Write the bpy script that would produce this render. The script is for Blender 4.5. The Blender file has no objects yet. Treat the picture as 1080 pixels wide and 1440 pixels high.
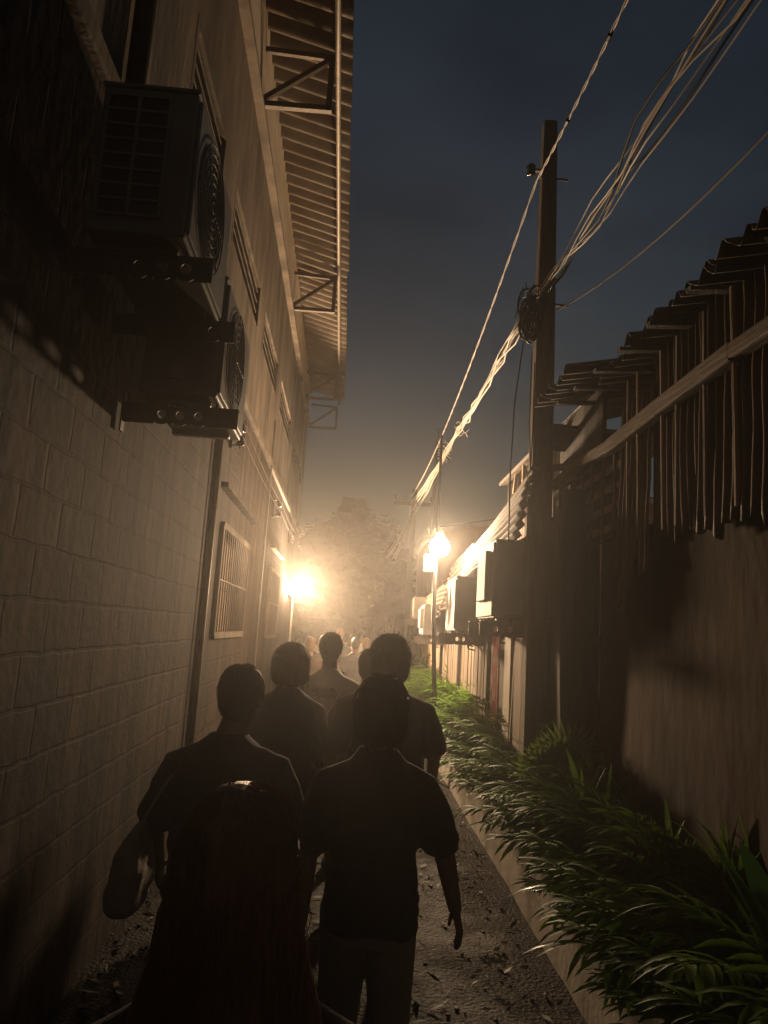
import bpy, bmesh, math, random
from mathutils import Vector, Matrix, noise
random.seed(7)
PI = math.pi
SC = bpy.context.scene
COL = SC.collection
rad = math.radians

# ------------------------------------------------------------------ materials
def nodes(name):
    m = bpy.data.materials.new(name); m.use_nodes = True
    nt = m.node_tree
    return m, nt, nt.nodes['Principled BSDF']

def mat(name, c1, c2=None, scale=6., rough=.7, bump=.0, metal=0., detail=6., stretch=(1, 1, 1), bscale=None,
        rough2=None, spec=.5, c3=None, s3=1.3, thr=(.35, .65), sheen=0., trans=0.):
    m, nt, b = nodes(name)
    N, L = nt.nodes.new, nt.links.new
    tc = N('ShaderNodeTexCoord'); mp = N('ShaderNodeMapping'); mp.inputs['Scale'].default_value = stretch
    L(tc.outputs['Object'], mp.inputs['Vector'])
    n1 = N('ShaderNodeTexNoise'); n1.inputs['Scale'].default_value = scale; n1.inputs['Detail'].default_value = detail
    n1.inputs['Roughness'].default_value = .62
    L(mp.outputs[0], n1.inputs['Vector'])
    r = N('ShaderNodeValToRGB'); e = r.color_ramp.elements
    e[0].position, e[1].position = thr
    e[0].color = (*c1, 1); e[1].color = (*(c2 or c1), 1)
    L(n1.outputs[0], r.inputs[0])
    col = r.outputs[0]
    if c3:
        n3 = N('ShaderNodeTexNoise'); n3.inputs['Scale'].default_value = s3; n3.inputs['Detail'].default_value = 4
        L(mp.outputs[0], n3.inputs['Vector'])
        r3 = N('ShaderNodeValToRGB'); r3.color_ramp.elements[0].position = .48; r3.color_ramp.elements[1].position = .66
        L(n3.outputs[0], r3.inputs[0])
        mx = N('ShaderNodeMix'); mx.data_type = 'RGBA'
        L(r3.outputs[0], mx.inputs[0]); L(col, mx.inputs[6]); mx.inputs[7].default_value = (*c3, 1)
        col = mx.outputs[2]
    L(col, b.inputs['Base Color'])
    b.inputs['Roughness'].default_value = rough
    b.inputs['Metallic'].default_value = metal
    b.inputs['Specular IOR Level'].default_value = spec
    if sheen: b.inputs['Sheen Weight'].default_value = sheen
    if trans:
        t = N('ShaderNodeBsdfTranslucent'); L(col, t.inputs[0]); ms = N('ShaderNodeMixShader'); ms.inputs[0].default_value = trans
        L(b.outputs[0], ms.inputs[1]); L(t.outputs[0], ms.inputs[2]); L(ms.outputs[0], nt.nodes['Material Output'].inputs[0])
    if rough2 is not None:
        mr = N('ShaderNodeMapRange'); mr.inputs[3].default_value = rough; mr.inputs[4].default_value = rough2
        L(n1.outputs[0], mr.inputs[0]); L(mr.outputs[0], b.inputs['Roughness'])
    if bump:
        n2 = N('ShaderNodeTexNoise'); n2.inputs['Scale'].default_value = bscale or scale * 4; n2.inputs['Detail'].default_value = 5
        L(mp.outputs[0], n2.inputs['Vector'])
        bp = N('ShaderNodeBump'); bp.inputs['Strength'].default_value = bump; bp.inputs['Distance'].default_value = .02
        L(n2.outputs[0], bp.inputs['Height']); L(bp.outputs[0], b.inputs['Normal'])
    return m

def block_mat(name, ca, cb, mortar, stain, mscale=1.0):
    m, nt, b = nodes(name)
    N, L = nt.nodes.new, nt.links.new
    tc = N('ShaderNodeTexCoord'); sp = N('ShaderNodeSeparateXYZ'); cb_ = N('ShaderNodeCombineXYZ')
    L(tc.outputs['Object'], sp.inputs[0]); L(sp.outputs['Y'], cb_.inputs['X']); L(sp.outputs['Z'], cb_.inputs['Y'])
    wob = N('ShaderNodeTexNoise'); wob.inputs['Scale'].default_value = 6; L(tc.outputs['Object'], wob.inputs['Vector'])
    va = N('ShaderNodeVectorMath'); va.operation = 'MULTIPLY_ADD'
    va.inputs[1].default_value = (.028, .028, 0); L(wob.outputs['Color'], va.inputs[0]); L(cb_.outputs[0], va.inputs[2])
    br = N('ShaderNodeTexBrick')
    br.inputs['Scale'].default_value = mscale; br.inputs['Mortar Size'].default_value = .012
    br.inputs['Brick Width'].default_value = .4; br.inputs['Row Height'].default_value = .2
    br.inputs['Color1'].default_value = (*ca, 1); br.inputs['Color2'].default_value = (*cb, 1); br.inputs['Mortar'].default_value = (*mortar, 1)
    br.inputs['Mortar Smooth'].default_value = .6; br.inputs['Bias'].default_value = -.2
    L(va.outputs[0], br.inputs['Vector'])
    mp = N('ShaderNodeMapping'); mp.inputs['Scale'].default_value = (1, 1.6, .5); L(tc.outputs['Object'], mp.inputs['Vector'])
    n = N('ShaderNodeTexNoise'); n.inputs['Scale'].default_value = 2.4; n.inputs['Detail'].default_value = 10; n.inputs['Roughness'].default_value = .7
    L(mp.outputs[0], n.inputs['Vector'])
    r = N('ShaderNodeValToRGB'); r.color_ramp.elements[0].position = .40; r.color_ramp.elements[1].position = .60
    L(n.outputs[0], r.inputs[0])
    mx = N('ShaderNodeMix'); mx.data_type = 'RGBA'; L(r.outputs[0], mx.inputs[0]); L(br.outputs['Color'], mx.inputs[6])
    mx.inputs[7].default_value = (*stain, 1)
    mp2 = N('ShaderNodeMapping'); mp2.inputs['Scale'].default_value = (1, 5, .35); L(tc.outputs['Object'], mp2.inputs['Vector'])
    n2 = N('ShaderNodeTexNoise'); n2.inputs['Scale'].default_value = 1.7; n2.inputs['Detail'].default_value = 7; L(mp2.outputs[0], n2.inputs['Vector'])
    r2_ = N('ShaderNodeValToRGB'); r2_.color_ramp.elements[0].position = .36; r2_.color_ramp.elements[1].position = .58
    r2_.color_ramp.elements[0].color = (.26, .23, .21, 1); r2_.color_ramp.elements[1].color = (1.1, 1.06, 1, 1); L(n2.outputs[0], r2_.inputs[0])
    m2 = N('ShaderNodeMix'); m2.data_type = 'RGBA'; m2.blend_type = 'MULTIPLY'; m2.inputs[0].default_value = 1
    L(mx.outputs[2], m2.inputs[6]); L(r2_.outputs[0], m2.inputs[7])
    L(m2.outputs[2], b.inputs['Base Color'])
    b.inputs['Roughness'].default_value = .8; b.inputs['Specular IOR Level'].default_value = .3
    f = N('ShaderNodeTexNoise'); f.inputs['Scale'].default_value = 14; f.inputs['Detail'].default_value = 6; L(tc.outputs['Object'], f.inputs['Vector'])
    ad = N('ShaderNodeMath'); ad.operation = 'MULTIPLY_ADD'; ad.inputs[1].default_value = -.35
    L(br.outputs['Fac'], ad.inputs[0]); L(f.outputs[0], ad.inputs[2])
    bp = N('ShaderNodeBump'); bp.inputs['Strength'].default_value = .55; bp.inputs['Distance'].default_value = .012
    L(ad.outputs[0], bp.inputs['Height']); L(bp.outputs[0], b.inputs['Normal'])
    return m

def emit(name, c, s):
    m = bpy.data.materials.new(name); m.use_nodes = True; nt = m.node_tree
    nt.nodes.remove(nt.nodes['Principled BSDF'])
    e = nt.nodes.new('ShaderNodeEmission'); e.inputs[0].default_value = (*c, 1); e.inputs[1].default_value = s
    nt.links.new(e.outputs[0], nt.nodes['Material Output'].inputs[0]); return m

M = {}
M['block'] = block_mat('concrete_block', (.052, .034, .024), (.100, .068, .048), (.050, .034, .024), (.020, .0135, .0095))
M['plaster_up'] = mat('weathered_render', (.075, .055, .038), (.20, .155, .112), 2.2, .8, .35, stretch=(1, 1.5, .4), bscale=14, c3=(.06, .046, .034), s3=1.4)
M['plaster_brown'] = mat('brown_plaster', (.052, .031, .017), (.085, .053, .030), 1.3, .85, .35, spec=.2, stretch=(1, 1, .45), bscale=9, c3=(.026, .015, .009), s3=1.6)
M['fascia'] = mat('cream_board', (.60, .50, .39), (.72, .62, .50), 2.5, .6, .1, stretch=(1, .4, 1), c3=(.38, .32, .25), s3=.8)
M['tin_roof'] = mat('roof_tin', (.12, .095, .072), (.19, .155, .12), 3, .6, .1, metal=.1, c3=(.11, .075, .048), s3=1.4)
M['tin_pale'] = mat('pale_tin', (.15, .13, .105), (.22, .19, .155), 3, .7, .08, metal=0., spec=.1, c3=(.09, .06, .038), s3=2.0)
M['tin_rust'] = mat('rusty_tin', (.060, .042, .030), (.13, .085, .055), 5, .6, .2, metal=.3, stretch=(1, 1, .3), c3=(.16, .085, .04), s3=2.4)
M['tin_dark'] = mat('dark_tin', (.07, .06, .05), (.12, .10, .085), 4, .65, .1, metal=.2, c3=(.16, .09, .05), s3=2)
M['steel'] = mat('dark_steel', (.055, .045, .038), (.10, .075, .055), 8, .5, .1, metal=.5)
M['steel_pale'] = mat('galvanised_steel', (.26, .23, .19), (.36, .32, .27), 9, .55, .05, metal=.4)
M['ac_white'] = mat('ac_enamel', (.20, .19, .168), (.26, .245, .215), 3, .6, .03, c3=(.38, .34, .28), s3=1.6)
M['ac_grey'] = mat('ac_side_enamel', (.20, .19, .17), (.26, .245, .22), 3, .5, .03, c3=(.15, .13, .105), s3=1.6)
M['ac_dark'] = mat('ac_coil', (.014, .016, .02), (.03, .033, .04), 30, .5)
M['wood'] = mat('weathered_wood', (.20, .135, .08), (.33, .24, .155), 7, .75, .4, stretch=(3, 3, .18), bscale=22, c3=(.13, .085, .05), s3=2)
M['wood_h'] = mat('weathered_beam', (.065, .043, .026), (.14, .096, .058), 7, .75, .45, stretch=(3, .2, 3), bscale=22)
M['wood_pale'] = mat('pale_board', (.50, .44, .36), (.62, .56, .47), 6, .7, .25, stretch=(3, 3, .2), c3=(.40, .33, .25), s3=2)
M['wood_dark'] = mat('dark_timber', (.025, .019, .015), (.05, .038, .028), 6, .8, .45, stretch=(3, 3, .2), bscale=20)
M['pole'] = mat('pole_concrete', (.10, .08, .062), (.17, .135, .10), 5, .8, .45, stretch=(2, 2, .3), bscale=18)
M['red'] = mat('red_paint_tin', (.62, .11, .10), (.70, .20, .18), 5, .6, .1, c3=(.72, .50, .45), s3=7)
M['peach'] = mat('peach_render', (.46, .27, .15), (.54, .33, .19), 1.2, .8, .1)
M['concrete'] = mat('pale_kerb_concrete', (.42, .38, .32), (.56, .52, .45), 3, .75, .3, bscale=18, c3=(.22, .19, .15), s3=2.2)
M['soil'] = mat('planter_soil', (.03, .022, .015), (.06, .045, .03), 9, .9, .6)
M['leaf'] = mat('palm_leaf', (.075, .15, .014), (.14, .25, .03), 3, .5, 0, spec=.14, trans=.42)
M['leaf_b'] = mat('young_palm_leaf', (.10, .17, .03), (.17, .25, .05), 3, .3, 0, spec=.6, trans=.3)
M['leaf_broad'] = mat('broad_leaf', (.03, .10, .025), (.05, .14, .035), 3, .25, 0, spec=.6, trans=.25)
M['stem'] = mat('palm_stem', (.08, .09, .03), (.13, .13, .05), 6, .6)
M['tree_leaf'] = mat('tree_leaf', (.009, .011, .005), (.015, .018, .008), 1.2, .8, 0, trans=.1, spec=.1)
M['bark'] = mat('bark', (.09, .07, .05), (.15, .12, .09), 6, .9, .5)
M['wire'] = mat('grey_wire', (.55, .49, .42), (.68, .61, .53), 3, .45)
M['wire_dark'] = mat('black_wire', (.012, .012, .014), (.025, .024, .026), 3, .45)
M['porcelain'] = mat('dark_porcelain', (.02, .018, .02), (.05, .03, .025), 3, .15)
M['skin'] = mat('skin', (.26, .145, .09), (.32, .185, .12), 9, .5, .03)
M['skin_d'] = mat('skin_deep', (.17, .095, .06), (.22, .125, .08), 9, .5, .03)
M['hair'] = mat('black_hair', (.010, .008, .007), (.022, .016, .012), 20, .6, .2, spec=.25, stretch=(6, 6, .6))
M['hair_b'] = mat('brown_hair', (.17, .082, .042), (.28, .14, .075), 20, .55, .2, spec=.35, stretch=(6, 6, .6))
def cloth(n, c, k=.75): return mat(n, tuple(v * k for v in c), c, 7, .85, .25, bscale=130, sheen=.15)
M['black_tee'] = cloth('black_cotton', (.022, .02, .02))
M['dark_tee'] = cloth('charcoal_cotton', (.035, .03, .029))
M['navy'] = cloth('navy_cotton', (.02, .022, .032))
M['brown_tee'] = cloth('brown_cotton', (.12, .07, .045))
M['white_tee'] = cloth('white_cotton', (.78, .74, .68), .95)
M['grey_tee'] = cloth('grey_cotton', (.16, .15, .14))
M['green_tee'] = cloth('olive_cotton', (.11, .12, .06))
M['denim'] = cloth('dark_denim', (.035, .04, .055))
M['khaki'] = cloth('pale_khaki', (.36, .32, .265))
M['shorts'] = cloth('dark_shorts', (.045, .04, .038))
M['shoe'] = mat('shoe_rubber', (.05, .045, .04), (.1, .09, .08), 10, .6)
M['canvas'] = cloth('tan_canvas', (.55, .46, .35))
M['lamp_metal'] = mat('lamp_housing', (.10, .09, .08), (.16, .15, .13), 6, .4, metal=.4)
LAMP1 = 160.; LAMP2 = 1080.
M['lamp1'] = emit('lamp_glass_wall', (1., .66, .38), LAMP1)
M['lamp2'] = emit('lamp_glass_post', (1., .70, .43), LAMP2)
M['led'] = emit('led_dot', (1., .97, .9), 3.)
M['box_pale'] = mat('meter_box', (.6, .55, .47), (.68, .63, .55), 4, .45)
M['dead_leaf'] = mat('dead_leaf', (.016, .011, .007), (.045, .031, .019), 30, .6, c3=(.03, .021, .013), s3=9)

# print on the white shirt: an irregular dark graphic across the upper back
m, nt, b = nodes('printed_white_cotton')
N_, L_ = nt.nodes.new, nt.links.new
tc = N_('ShaderNodeTexCoord'); mp = N_('ShaderNodeMapping'); L_(tc.outputs['Object'], mp.inputs['Vector'])
mp.inputs['Location'].default_value = (0, 0, -1.235 * 22); mp.inputs['Scale'].default_value = (8.5, 0, 22)
ln = N_('ShaderNodeVectorMath'); ln.operation = 'LENGTH'; L_(mp.outputs[0], ln.inputs[0])
nz = N_('ShaderNodeTexNoise'); nz.inputs['Scale'].default_value = 22; L_(tc.outputs['Object'], nz.inputs['Vector'])
sm = N_('ShaderNodeMath'); sm.operation = 'MULTIPLY_ADD'; sm.inputs[1].default_value = 1.5; L_(nz.outputs[0], sm.inputs[0]); L_(ln.outputs['Value'], sm.inputs[2])
rp = N_('ShaderNodeValToRGB'); rp.color_ramp.elements[0].position = .98; rp.color_ramp.elements[1].position = 1.0
dv = N_('ShaderNodeMath'); dv.operation = 'MULTIPLY'; dv.inputs[1].default_value = .62; L_(sm.outputs[0], dv.inputs[0]); L_(dv.outputs[0], rp.inputs[0])
rp.color_ramp.elements[0].color = (.10, .12, .10, 1); rp.color_ramp.elements[1].color = (.78, .74, .68, 1)
L_(rp.outputs[0], b.inputs['Base Color']); b.inputs['Roughness'].default_value = .85
M['print_tee'] = m

# ------------------------------------------------------------------ mesh helpers
class MB:
    def __init__(s): s.v = []; s.f = []
    def add(s, vs, fs):
        o = len(s.v); s.v += [tuple(p) for p in vs]; s.f += [tuple(i + o for i in f) for f in fs]
    def box(s, c, sz, R=None, taper=1.):
        x, y, z = (d / 2 for d in sz)
        P = []
        for k in (-1, 1):
            t = taper if k > 0 else 1.
            P += [(-x * t, -y * t, k * z), (x * t, -y * t, k * z), (x * t, y * t, k * z), (-x * t, y * t, k * z)]
        P = [Vector(p) for p in P]
        if R: P = [R @ p for p in P]
        c = Vector(c)
        s.add([p + c for p in P], [(0, 3, 2, 1), (4, 5, 6, 7), (0, 1, 5, 4), (1, 2, 6, 5), (2, 3, 7, 6), (3, 0, 4, 7)])
        return s
    def beam(s, a, b_, w, h, up=(0, 0, 1)):
        a, b_ = Vector(a), Vector(b_); d = (b_ - a); l = d.length; d.normalize()
        u = Vector(up)
        if abs(d.dot(u)) > .98: u = Vector((0, 1, 0))
        x = d.cross(u).normalized(); z = x.cross(d)
        R = Matrix((x, d, z)).transposed()
        return s.box((a + b_) / 2, (w, l, h), R)
    def tube(s, pts, r, n=8, cap=True, flat=1.):
        pts = [Vector(p) for p in pts]; k = len(pts)
        rs = r if isinstance(r, (list, tuple)) else [r] * k
        t0 = (pts[1] - pts[0]).normalized()
        a = Vector((0, 0, 1)) if abs(t0.z) < .9 else Vector((0, 1, 0))
        x = t0.cross(a).normalized(); V = []; F = []
        for i, p in enumerate(pts):
            t = (pts[min(i + 1, k - 1)] - pts[max(i - 1, 0)]).normalized()
            x = (x - t * x.dot(t)).normalized(); y = t.cross(x)
            for j in range(n):
                q = 2 * PI * j / n
                V.append(p + (x * math.cos(q) + y * math.sin(q) * flat) * rs[i])
        for i in range(k - 1):
            for j in range(n):
                F.append((i * n + j, i * n + (j + 1) % n, (i + 1) * n + (j + 1) % n, (i + 1) * n + j))
        if cap:
            F.append(tuple(range(n))[::-1]); F.append(tuple((k - 1) * n + j for j in range(n)))
        s.add(V, F); return s
    def limb(s, pts, rs, n=14):            # tube with rounded ends
        pts = [Vector(p) for p in pts]
        d0 = (pts[0] - pts[1]).normalized(); d1 = (pts[-1] - pts[-2]).normalized()
        P = []; R = []
        for q in (1., .7, .35):
            P.append(pts[0] + d0 * rs[0] * q); R.append(rs[0] * math.sqrt(max(.02, 1 - q * q)))
        P += pts; R += list(rs)
        for q in (.35, .7, 1.):
            P.append(pts[-1] + d1 * rs[-1] * q); R.append(rs[-1] * math.sqrt(max(.02, 1 - q * q)))
        return s.tube(P, R, n)
    def loft(s, rings, n=28, e=2.):        # horizontal rings (x,y,z,rx,ry)
        V = []; F = []
        for (cx, cy, cz, rx, ry) in rings:
            for j in range(n):
                q = 2 * PI * j / n; c, d = math.cos(q), math.sin(q)
                V.append((cx + rx * math.copysign(abs(c) ** (2 / e), c), cy + ry * math.copysign(abs(d) ** (2 / e), d), cz))
        k = len(rings)
        for i in range(k - 1):
            for j in range(n):
                F.append((i * n + j, i * n + (j + 1) % n, (i + 1) * n + (j + 1) % n, (i + 1) * n + j))
        F.append(tuple(range(n))[::-1]); F.append(tuple((k - 1) * n + j for j in range(n)))
        s.add(V, F); return s
    def ball(s, c, r, R=None, nu=16, nv=10):
        V = []; F = []; c = Vector(c)
        if not isinstance(r, (tuple, list)): r = (r, r, r)
        for i in range(1, nv):
            a = PI * i / nv
            for j in range(nu):
                q = 2 * PI * j / nu
                p = Vector((r[0] * math.sin(a) * math.cos(q), r[1] * math.sin(a) * math.sin(q), r[2] * math.cos(a)))
                V.append(c + (R @ p if R else p))
        t = len(V); V.append(c + (R @ Vector((0, 0, r[2])) if R else Vector((0, 0, r[2])))); V.append(c - (R @ Vector((0, 0, r[2])) if R else Vector((0, 0, r[2]))))
        for i in range(nv - 2):
            for j in range(nu): F.append((i * nu + j, (i + 1) * nu + j, (i + 1) * nu + (j + 1) % nu, i * nu + (j + 1) % nu))
        for j in range(nu):
            F.append((t, j, (j + 1) % nu)); F.append((t + 1, (nv - 2) * nu + (j + 1) % nu, (nv - 2) * nu + j))
        s.add(V, F); return s
    def quad(s, a, b_, c, d): s.add([a, b_, c, d], [(0, 1, 2, 3)]); return s
    def plate(s, O, U, W, T, L, H, holes, r, n=14):   # perforated plate: origin, unit axes, length, height; holes along the length
        O, U, W, T = Vector(O), Vector(U), Vector(W), Vector(T)
        edges = [0.]
        for h in holes: edges += [h - r * 1.5, h + r * 1.5]
        edges.append(L)
        for i in range(len(edges) - 1):
            a, b_ = edges[i], edges[i + 1]
            if b_ - a < 1e-4: continue
            if i % 2 == 0:
                c = O + U * (a + b_) / 2 + W * H / 2
                s.box(c, (b_ - a, H, T.length), Matrix((U, W, T.normalized())).transposed())
            else:
                c = O + U * (a + b_) / 2 + W * H / 2; hw = (b_ - a) / 2; V = []
                for k in (-.5, .5):
                    for j in range(n):
                        q = 2 * PI * (j + .5) / n; cx, cy = math.cos(q), math.sin(q)
                        g = max(abs(cx), abs(cy))
                        V.append(c + U * hw * cx / g + W * (H / 2) * cy / g + T * k)
                    for j in range(n):
                        q = 2 * PI * (j + .5) / n
                        V.append(c + U * r * math.cos(q) + W * r * math.sin(q) + T * k)
                F = []
                for j in range(n):
                    k = (j + 1) % n
                    F += [(j, k, n + k, n + j)[::-1], (2 * n + j, 2 * n + k, 3 * n + k, 3 * n + j), (n + j, n + k, 3 * n + k, 3 * n + j), (j, 2 * n + j, 2 * n + k, k)]
                s.add(V, F)
        return s
    def build(s, name, m, parent=None, smooth=False, bevel=0., solid=0.):
        me = bpy.data.meshes.new(name); me.from_pydata(s.v, [], s.f); me.update()
        if m: me.materials.append(M[m] if isinstance(m, str) else m)
        if smooth: me.polygons.foreach_set('use_smooth', [True] * len(me.polygons))
        o = bpy.data.objects.new(name, me); COL.objects.link(o)
        if parent: o.parent = parent
        if bevel:
            b_ = o.modifiers.new('bevel', 'BEVEL'); b_.width = bevel; b_.segments = 2; b_.limit_method = 'ANGLE'
        if solid:
            q = o.modifiers.new('thickness', 'SOLIDIFY'); q.thickness = solid; q.offset = 0
        return o

def tag(o, label=None, cat=None, group=None, kind=None):
    if label: o['label'] = label
    if cat: o['category'] = cat
    if group: o['group'] = group
    if kind: o['kind'] = kind
    return o
def thing(name, label, cat, loc=(0, 0, 0), rz=0, group=None):
    o = bpy.data.objects.new(name, None); COL.objects.link(o); o.empty_display_size = .2
    o.location = loc; o.rotation_euler = (0, 0, rz)
    return tag(o, label, cat, group)
def copy_tree(o, parent=None):
    c = o.copy(); COL.objects.link(c)
    if parent: c.parent = parent
    for ch in o.children: copy_tree(ch, c)
    return c

KL, KR = -.021, .014
def LX(Y, u=0.): return -1.15 + KL * Y + u       # face of the left building, u = distance out into the alley
def RX(Y, u=0.): return 1.30 + KR * Y - u        # fence line on the right
def LP(u, Y, z): return Vector((LX(Y, u), Y, z))
def RP(u, Y, z): return Vector((RX(Y, u), Y, z))
AL, AR = -math.atan(KL), -math.atan(KR)          # headings as rotation about z

def corr(fn, na, nb, waves, amp, axis='a'):
    """corrugated sheet: fn(a,b)->(point, normal); waves along axis"""
    mb = MB(); V = []; F = []
    for i in range(na + 1):
        for j in range(nb + 1):
            a, b_ = i / na, j / nb
            p, n = fn(a, b_)
            t = a if axis == 'a' else b_
            V.append(Vector(p) + Vector(n) * amp * math.sin(2 * PI * waves * t))
    for i in range(na):
        for j in range(nb):
            F.append((i * (nb + 1) + j, (i + 1) * (nb + 1) + j, (i + 1) * (nb + 1) + j + 1, i * (nb + 1) + j + 1))
    mb.add(V, F); return mb

# ------------------------------------------------------------------ ground
mb = MB(); n = 90
xs = [-60, -30, -12, -5] + [-3 + i * .12 for i in range(51)] + [5, 12, 30, 60]
ys = [-30, -10, -3] + [i * .16 for i in range(0, 130)] + [24, 30, 40, 60, 100]
for x in xs:
    for y in ys:
        z = 0.
        if abs(x) < 3 and -1 < y < 22:
            z = .022 * noise.noise(Vector((x * 1.3, y * 1.3, 0))) + .012 * noise.noise(Vector((x * 5, y * 5, 3)))
        mb.v.append((x, y, z))
ny = len(ys)
for i in range(len(xs) - 1):
    for j in range(ny - 1): mb.f.append((i * ny + j, (i + 1) * ny + j, (i + 1) * ny + j + 1, i * ny + j + 1))
M['ground'] = mat('wet_dirt', (.008, .006, .0045), (.020, .0145, .010), 5, .9, .9, rough2=.5, spec=.2, bscale=45, c3=(.05, .04, .03), s3=1.2)
tag(mb.build('ground', 'ground', smooth=True), kind='structure')
# litter of dead leaves and pebbles on the dirt
mb = MB()
for i in range(1900):
    y = 1. + 9 * random.random() ** 1.4; x = random.uniform(LX(y) + .05, 1.15)
    if random.random() < .45: x = random.choice((random.uniform(.35, 1.15), random.uniform(LX(y) + .05, LX(y) + .5)))
    z = .022 * noise.noise(Vector((x * 1.3, y * 1.3, 0))) + .012 * noise.noise(Vector((x * 5, y * 5, 3)))
    if random.random() < .22:
        r = random.uniform(.004, .014)
        mb.ball((x, y, z + r * .4), (r, r * random.uniform(.7, 1.2), r * .7), None, 6, 4)
    else:
        l = random.uniform(.02, .06); w = l * random.uniform(.15, .4)
        R = Matrix.Rotation(random.uniform(0, 6.3), 3, 'Z') @ Matrix.Rotation(random.uniform(-.5, .5), 3, 'X') @ Matrix.Rotation(random.uniform(-.4, .4), 3, 'Y')
        c = Vector((x, y, z + .012))
        mb.add([c + R @ Vector(p) for p in ((-l, 0, 0), (0, -w, .004), (l, 0, .006), (0, w, .004))], [(0, 1, 2, 3)])
tag(mb.build('leaf_litter', 'dead_leaf'), 'dead leaves and pebbles strewn over the wet dirt path', 'leaf litter', kind='stuff')

# ------------------------------------------------------------------ left building
bld = thing('block_building', 'long two storey concrete block building along the left under a tin eave', 'building', (0, 0, 0))
Y0, Y1, ZT = -2., 18.0, 6.62
LOUV = [(1.2, 3.2), (4.15, 5.35), (5.9, 7.9), (8.4, 10.3), (10.9, 13.3), (14.0, 17.2)]
opens = [(a, b_, 4.95, 5.5) for a, b_ in LOUV] + [(6.75, 8.7, 1.62, 2.62), (11.6, 13.2, 1.55, 2.6)]
ZS = 3.98                                      # block work below, render above
def wall_part(z0, z1, name, m, lump=False):
    mb = MB()
    yb = sorted({Y0, Y1} | {v for o in opens if o[2] < z1 and o[3] > z0 for v in o[:2]})
    zb = sorted({z0, z1} | {v for o in opens if o[2] < z1 and o[3] > z0 for v in o[2:]})
    for i in range(len(yb) - 1):
        for j in range(len(zb) - 1):
            a, b_, c, d = yb[i], yb[i + 1], zb[j], zb[j + 1]
            hit = [o for o in opens if o[0] <= a and o[1] >= b_ and o[2] <= c and o[3] >= d]
            if not hit: mb.quad(LP(0, b_, c), LP(0, a, c), LP(0, a, d), LP(0, b_, d))
    for a, b_, c, d in opens:
        if c >= z0 and d <= z1:
            for P, Q in (((a, c), (b_, c)), ((b_, c), (b_, d)), ((b_, d), (a, d)), ((a, d), (a, c))):
                mb.quad(LP(0, *P), LP(0, *Q), LP(-.16, *Q), LP(-.16, *P))
    # far end, back and top
    mb.quad(LP(0, Y1, z0), LP(0, Y1, z1), LP(-7, Y1, z1), LP(-7, Y1, z0))
    mb.quad(LP(0, Y0, z0), LP(-7, Y0, z0), LP(-7, Y0, z1), LP(0, Y0, z1))
    mb.quad(LP(0, Y0, z1), LP(0, Y1, z1), LP(-7, Y1, z1), LP(-7, Y0, z1))
    if False and lump:
        for i in range(40):                     # squeezed-out mortar and chips left proud of the joints
            y = random.uniform(1.2, 9.5); row = random.randint(4, 15) * .2
            if any(o[0] - .1 < y < o[1] + .1 and o[2] - .1 < row < o[3] + .1 for o in opens): continue
            r = random.uniform(.004, .010)
            mb.ball(LP(0, y, row), (r * .9, r * random.uniform(.6, 1.2), r * random.uniform(.8, 2.6)), None, 8, 6)
    return mb.build(name, m, bld)
wall_part(-.05, ZS, 'wall', 'block', True)
wall_part(ZS, ZT, 'upper_wall', 'plaster_up')
mb = MB()                                       # band course between storeys
mb.box(((LX(8, .02)), 8, ZS), (.05, 20, .10), Matrix.Rotation(AL, 3, 'Z')); mb.build('band_course', 'plaster_up', bld, bevel=.01)
for a, b_ in LOUV:
    fr = MB()
    for P, Q in (((a, 4.97), (b_, 4.97)), ((a, 5.48), (b_, 5.48)), ((a + .02, 4.95), (a + .02, 5.5)), ((b_ - .02, 4.95), (b_ - .02, 5.5))):
        fr.beam(LP(-.02, *P), LP(-.02, *Q), .05, .045, (1, 0, 0))
    w = fr.build('louvre_window', 'plaster_up', bld)
    sl = MB()
    for k in range(4):
        z = 5.07 + k * .115
        sl.beam(LP(-.05, a + .04, z), LP(-.05, b_ - .04, z), .012, .07, (-.75, 0, .65))
    sl.build('louvre', 'plaster_up', w)
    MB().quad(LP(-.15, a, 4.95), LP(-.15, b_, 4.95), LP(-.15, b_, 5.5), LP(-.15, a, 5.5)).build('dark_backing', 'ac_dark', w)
for a, b_, c, d in opens[-2:]:
    fr = MB()
    for P, Q in (((a, c), (b_, c)), ((a, d), (b_, d)), ((a, c), (a, d)), ((b_, c), (b_, d))):
        fr.beam(LP(.01, *P), LP(.01, *Q), .06, .06, (1, 0, 0))
    w = fr.build('barred_window', 'plaster_up', bld)
    br_ = MB()
    for k in range(1, 14):
        y = a + (b_ - a) * k / 14
        br_.tube([LP(.03, y, c), LP(.03, y, d)], .008, 6)
    br_.beam(LP(.03, a, (c + d) / 2), LP(.03, b_, (c + d) / 2), .012, .025, (1, 0, 0))
    br_.build('window_bars', 'steel', w)
    MB().quad(LP(-.12, a, c), LP(-.12, b_, c), LP(-.12, b_, d), LP(-.12, a, d)).build('shutter', 'wood', w)
    sl = MB(); sl.box(LP(.03, (a + b_) / 2, d + .33), (.10, b_ - a + .5, .045), Matrix.Rotation(AL, 3, 'Z')); sl.build('lintel_ledge', 'block', w)
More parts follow.
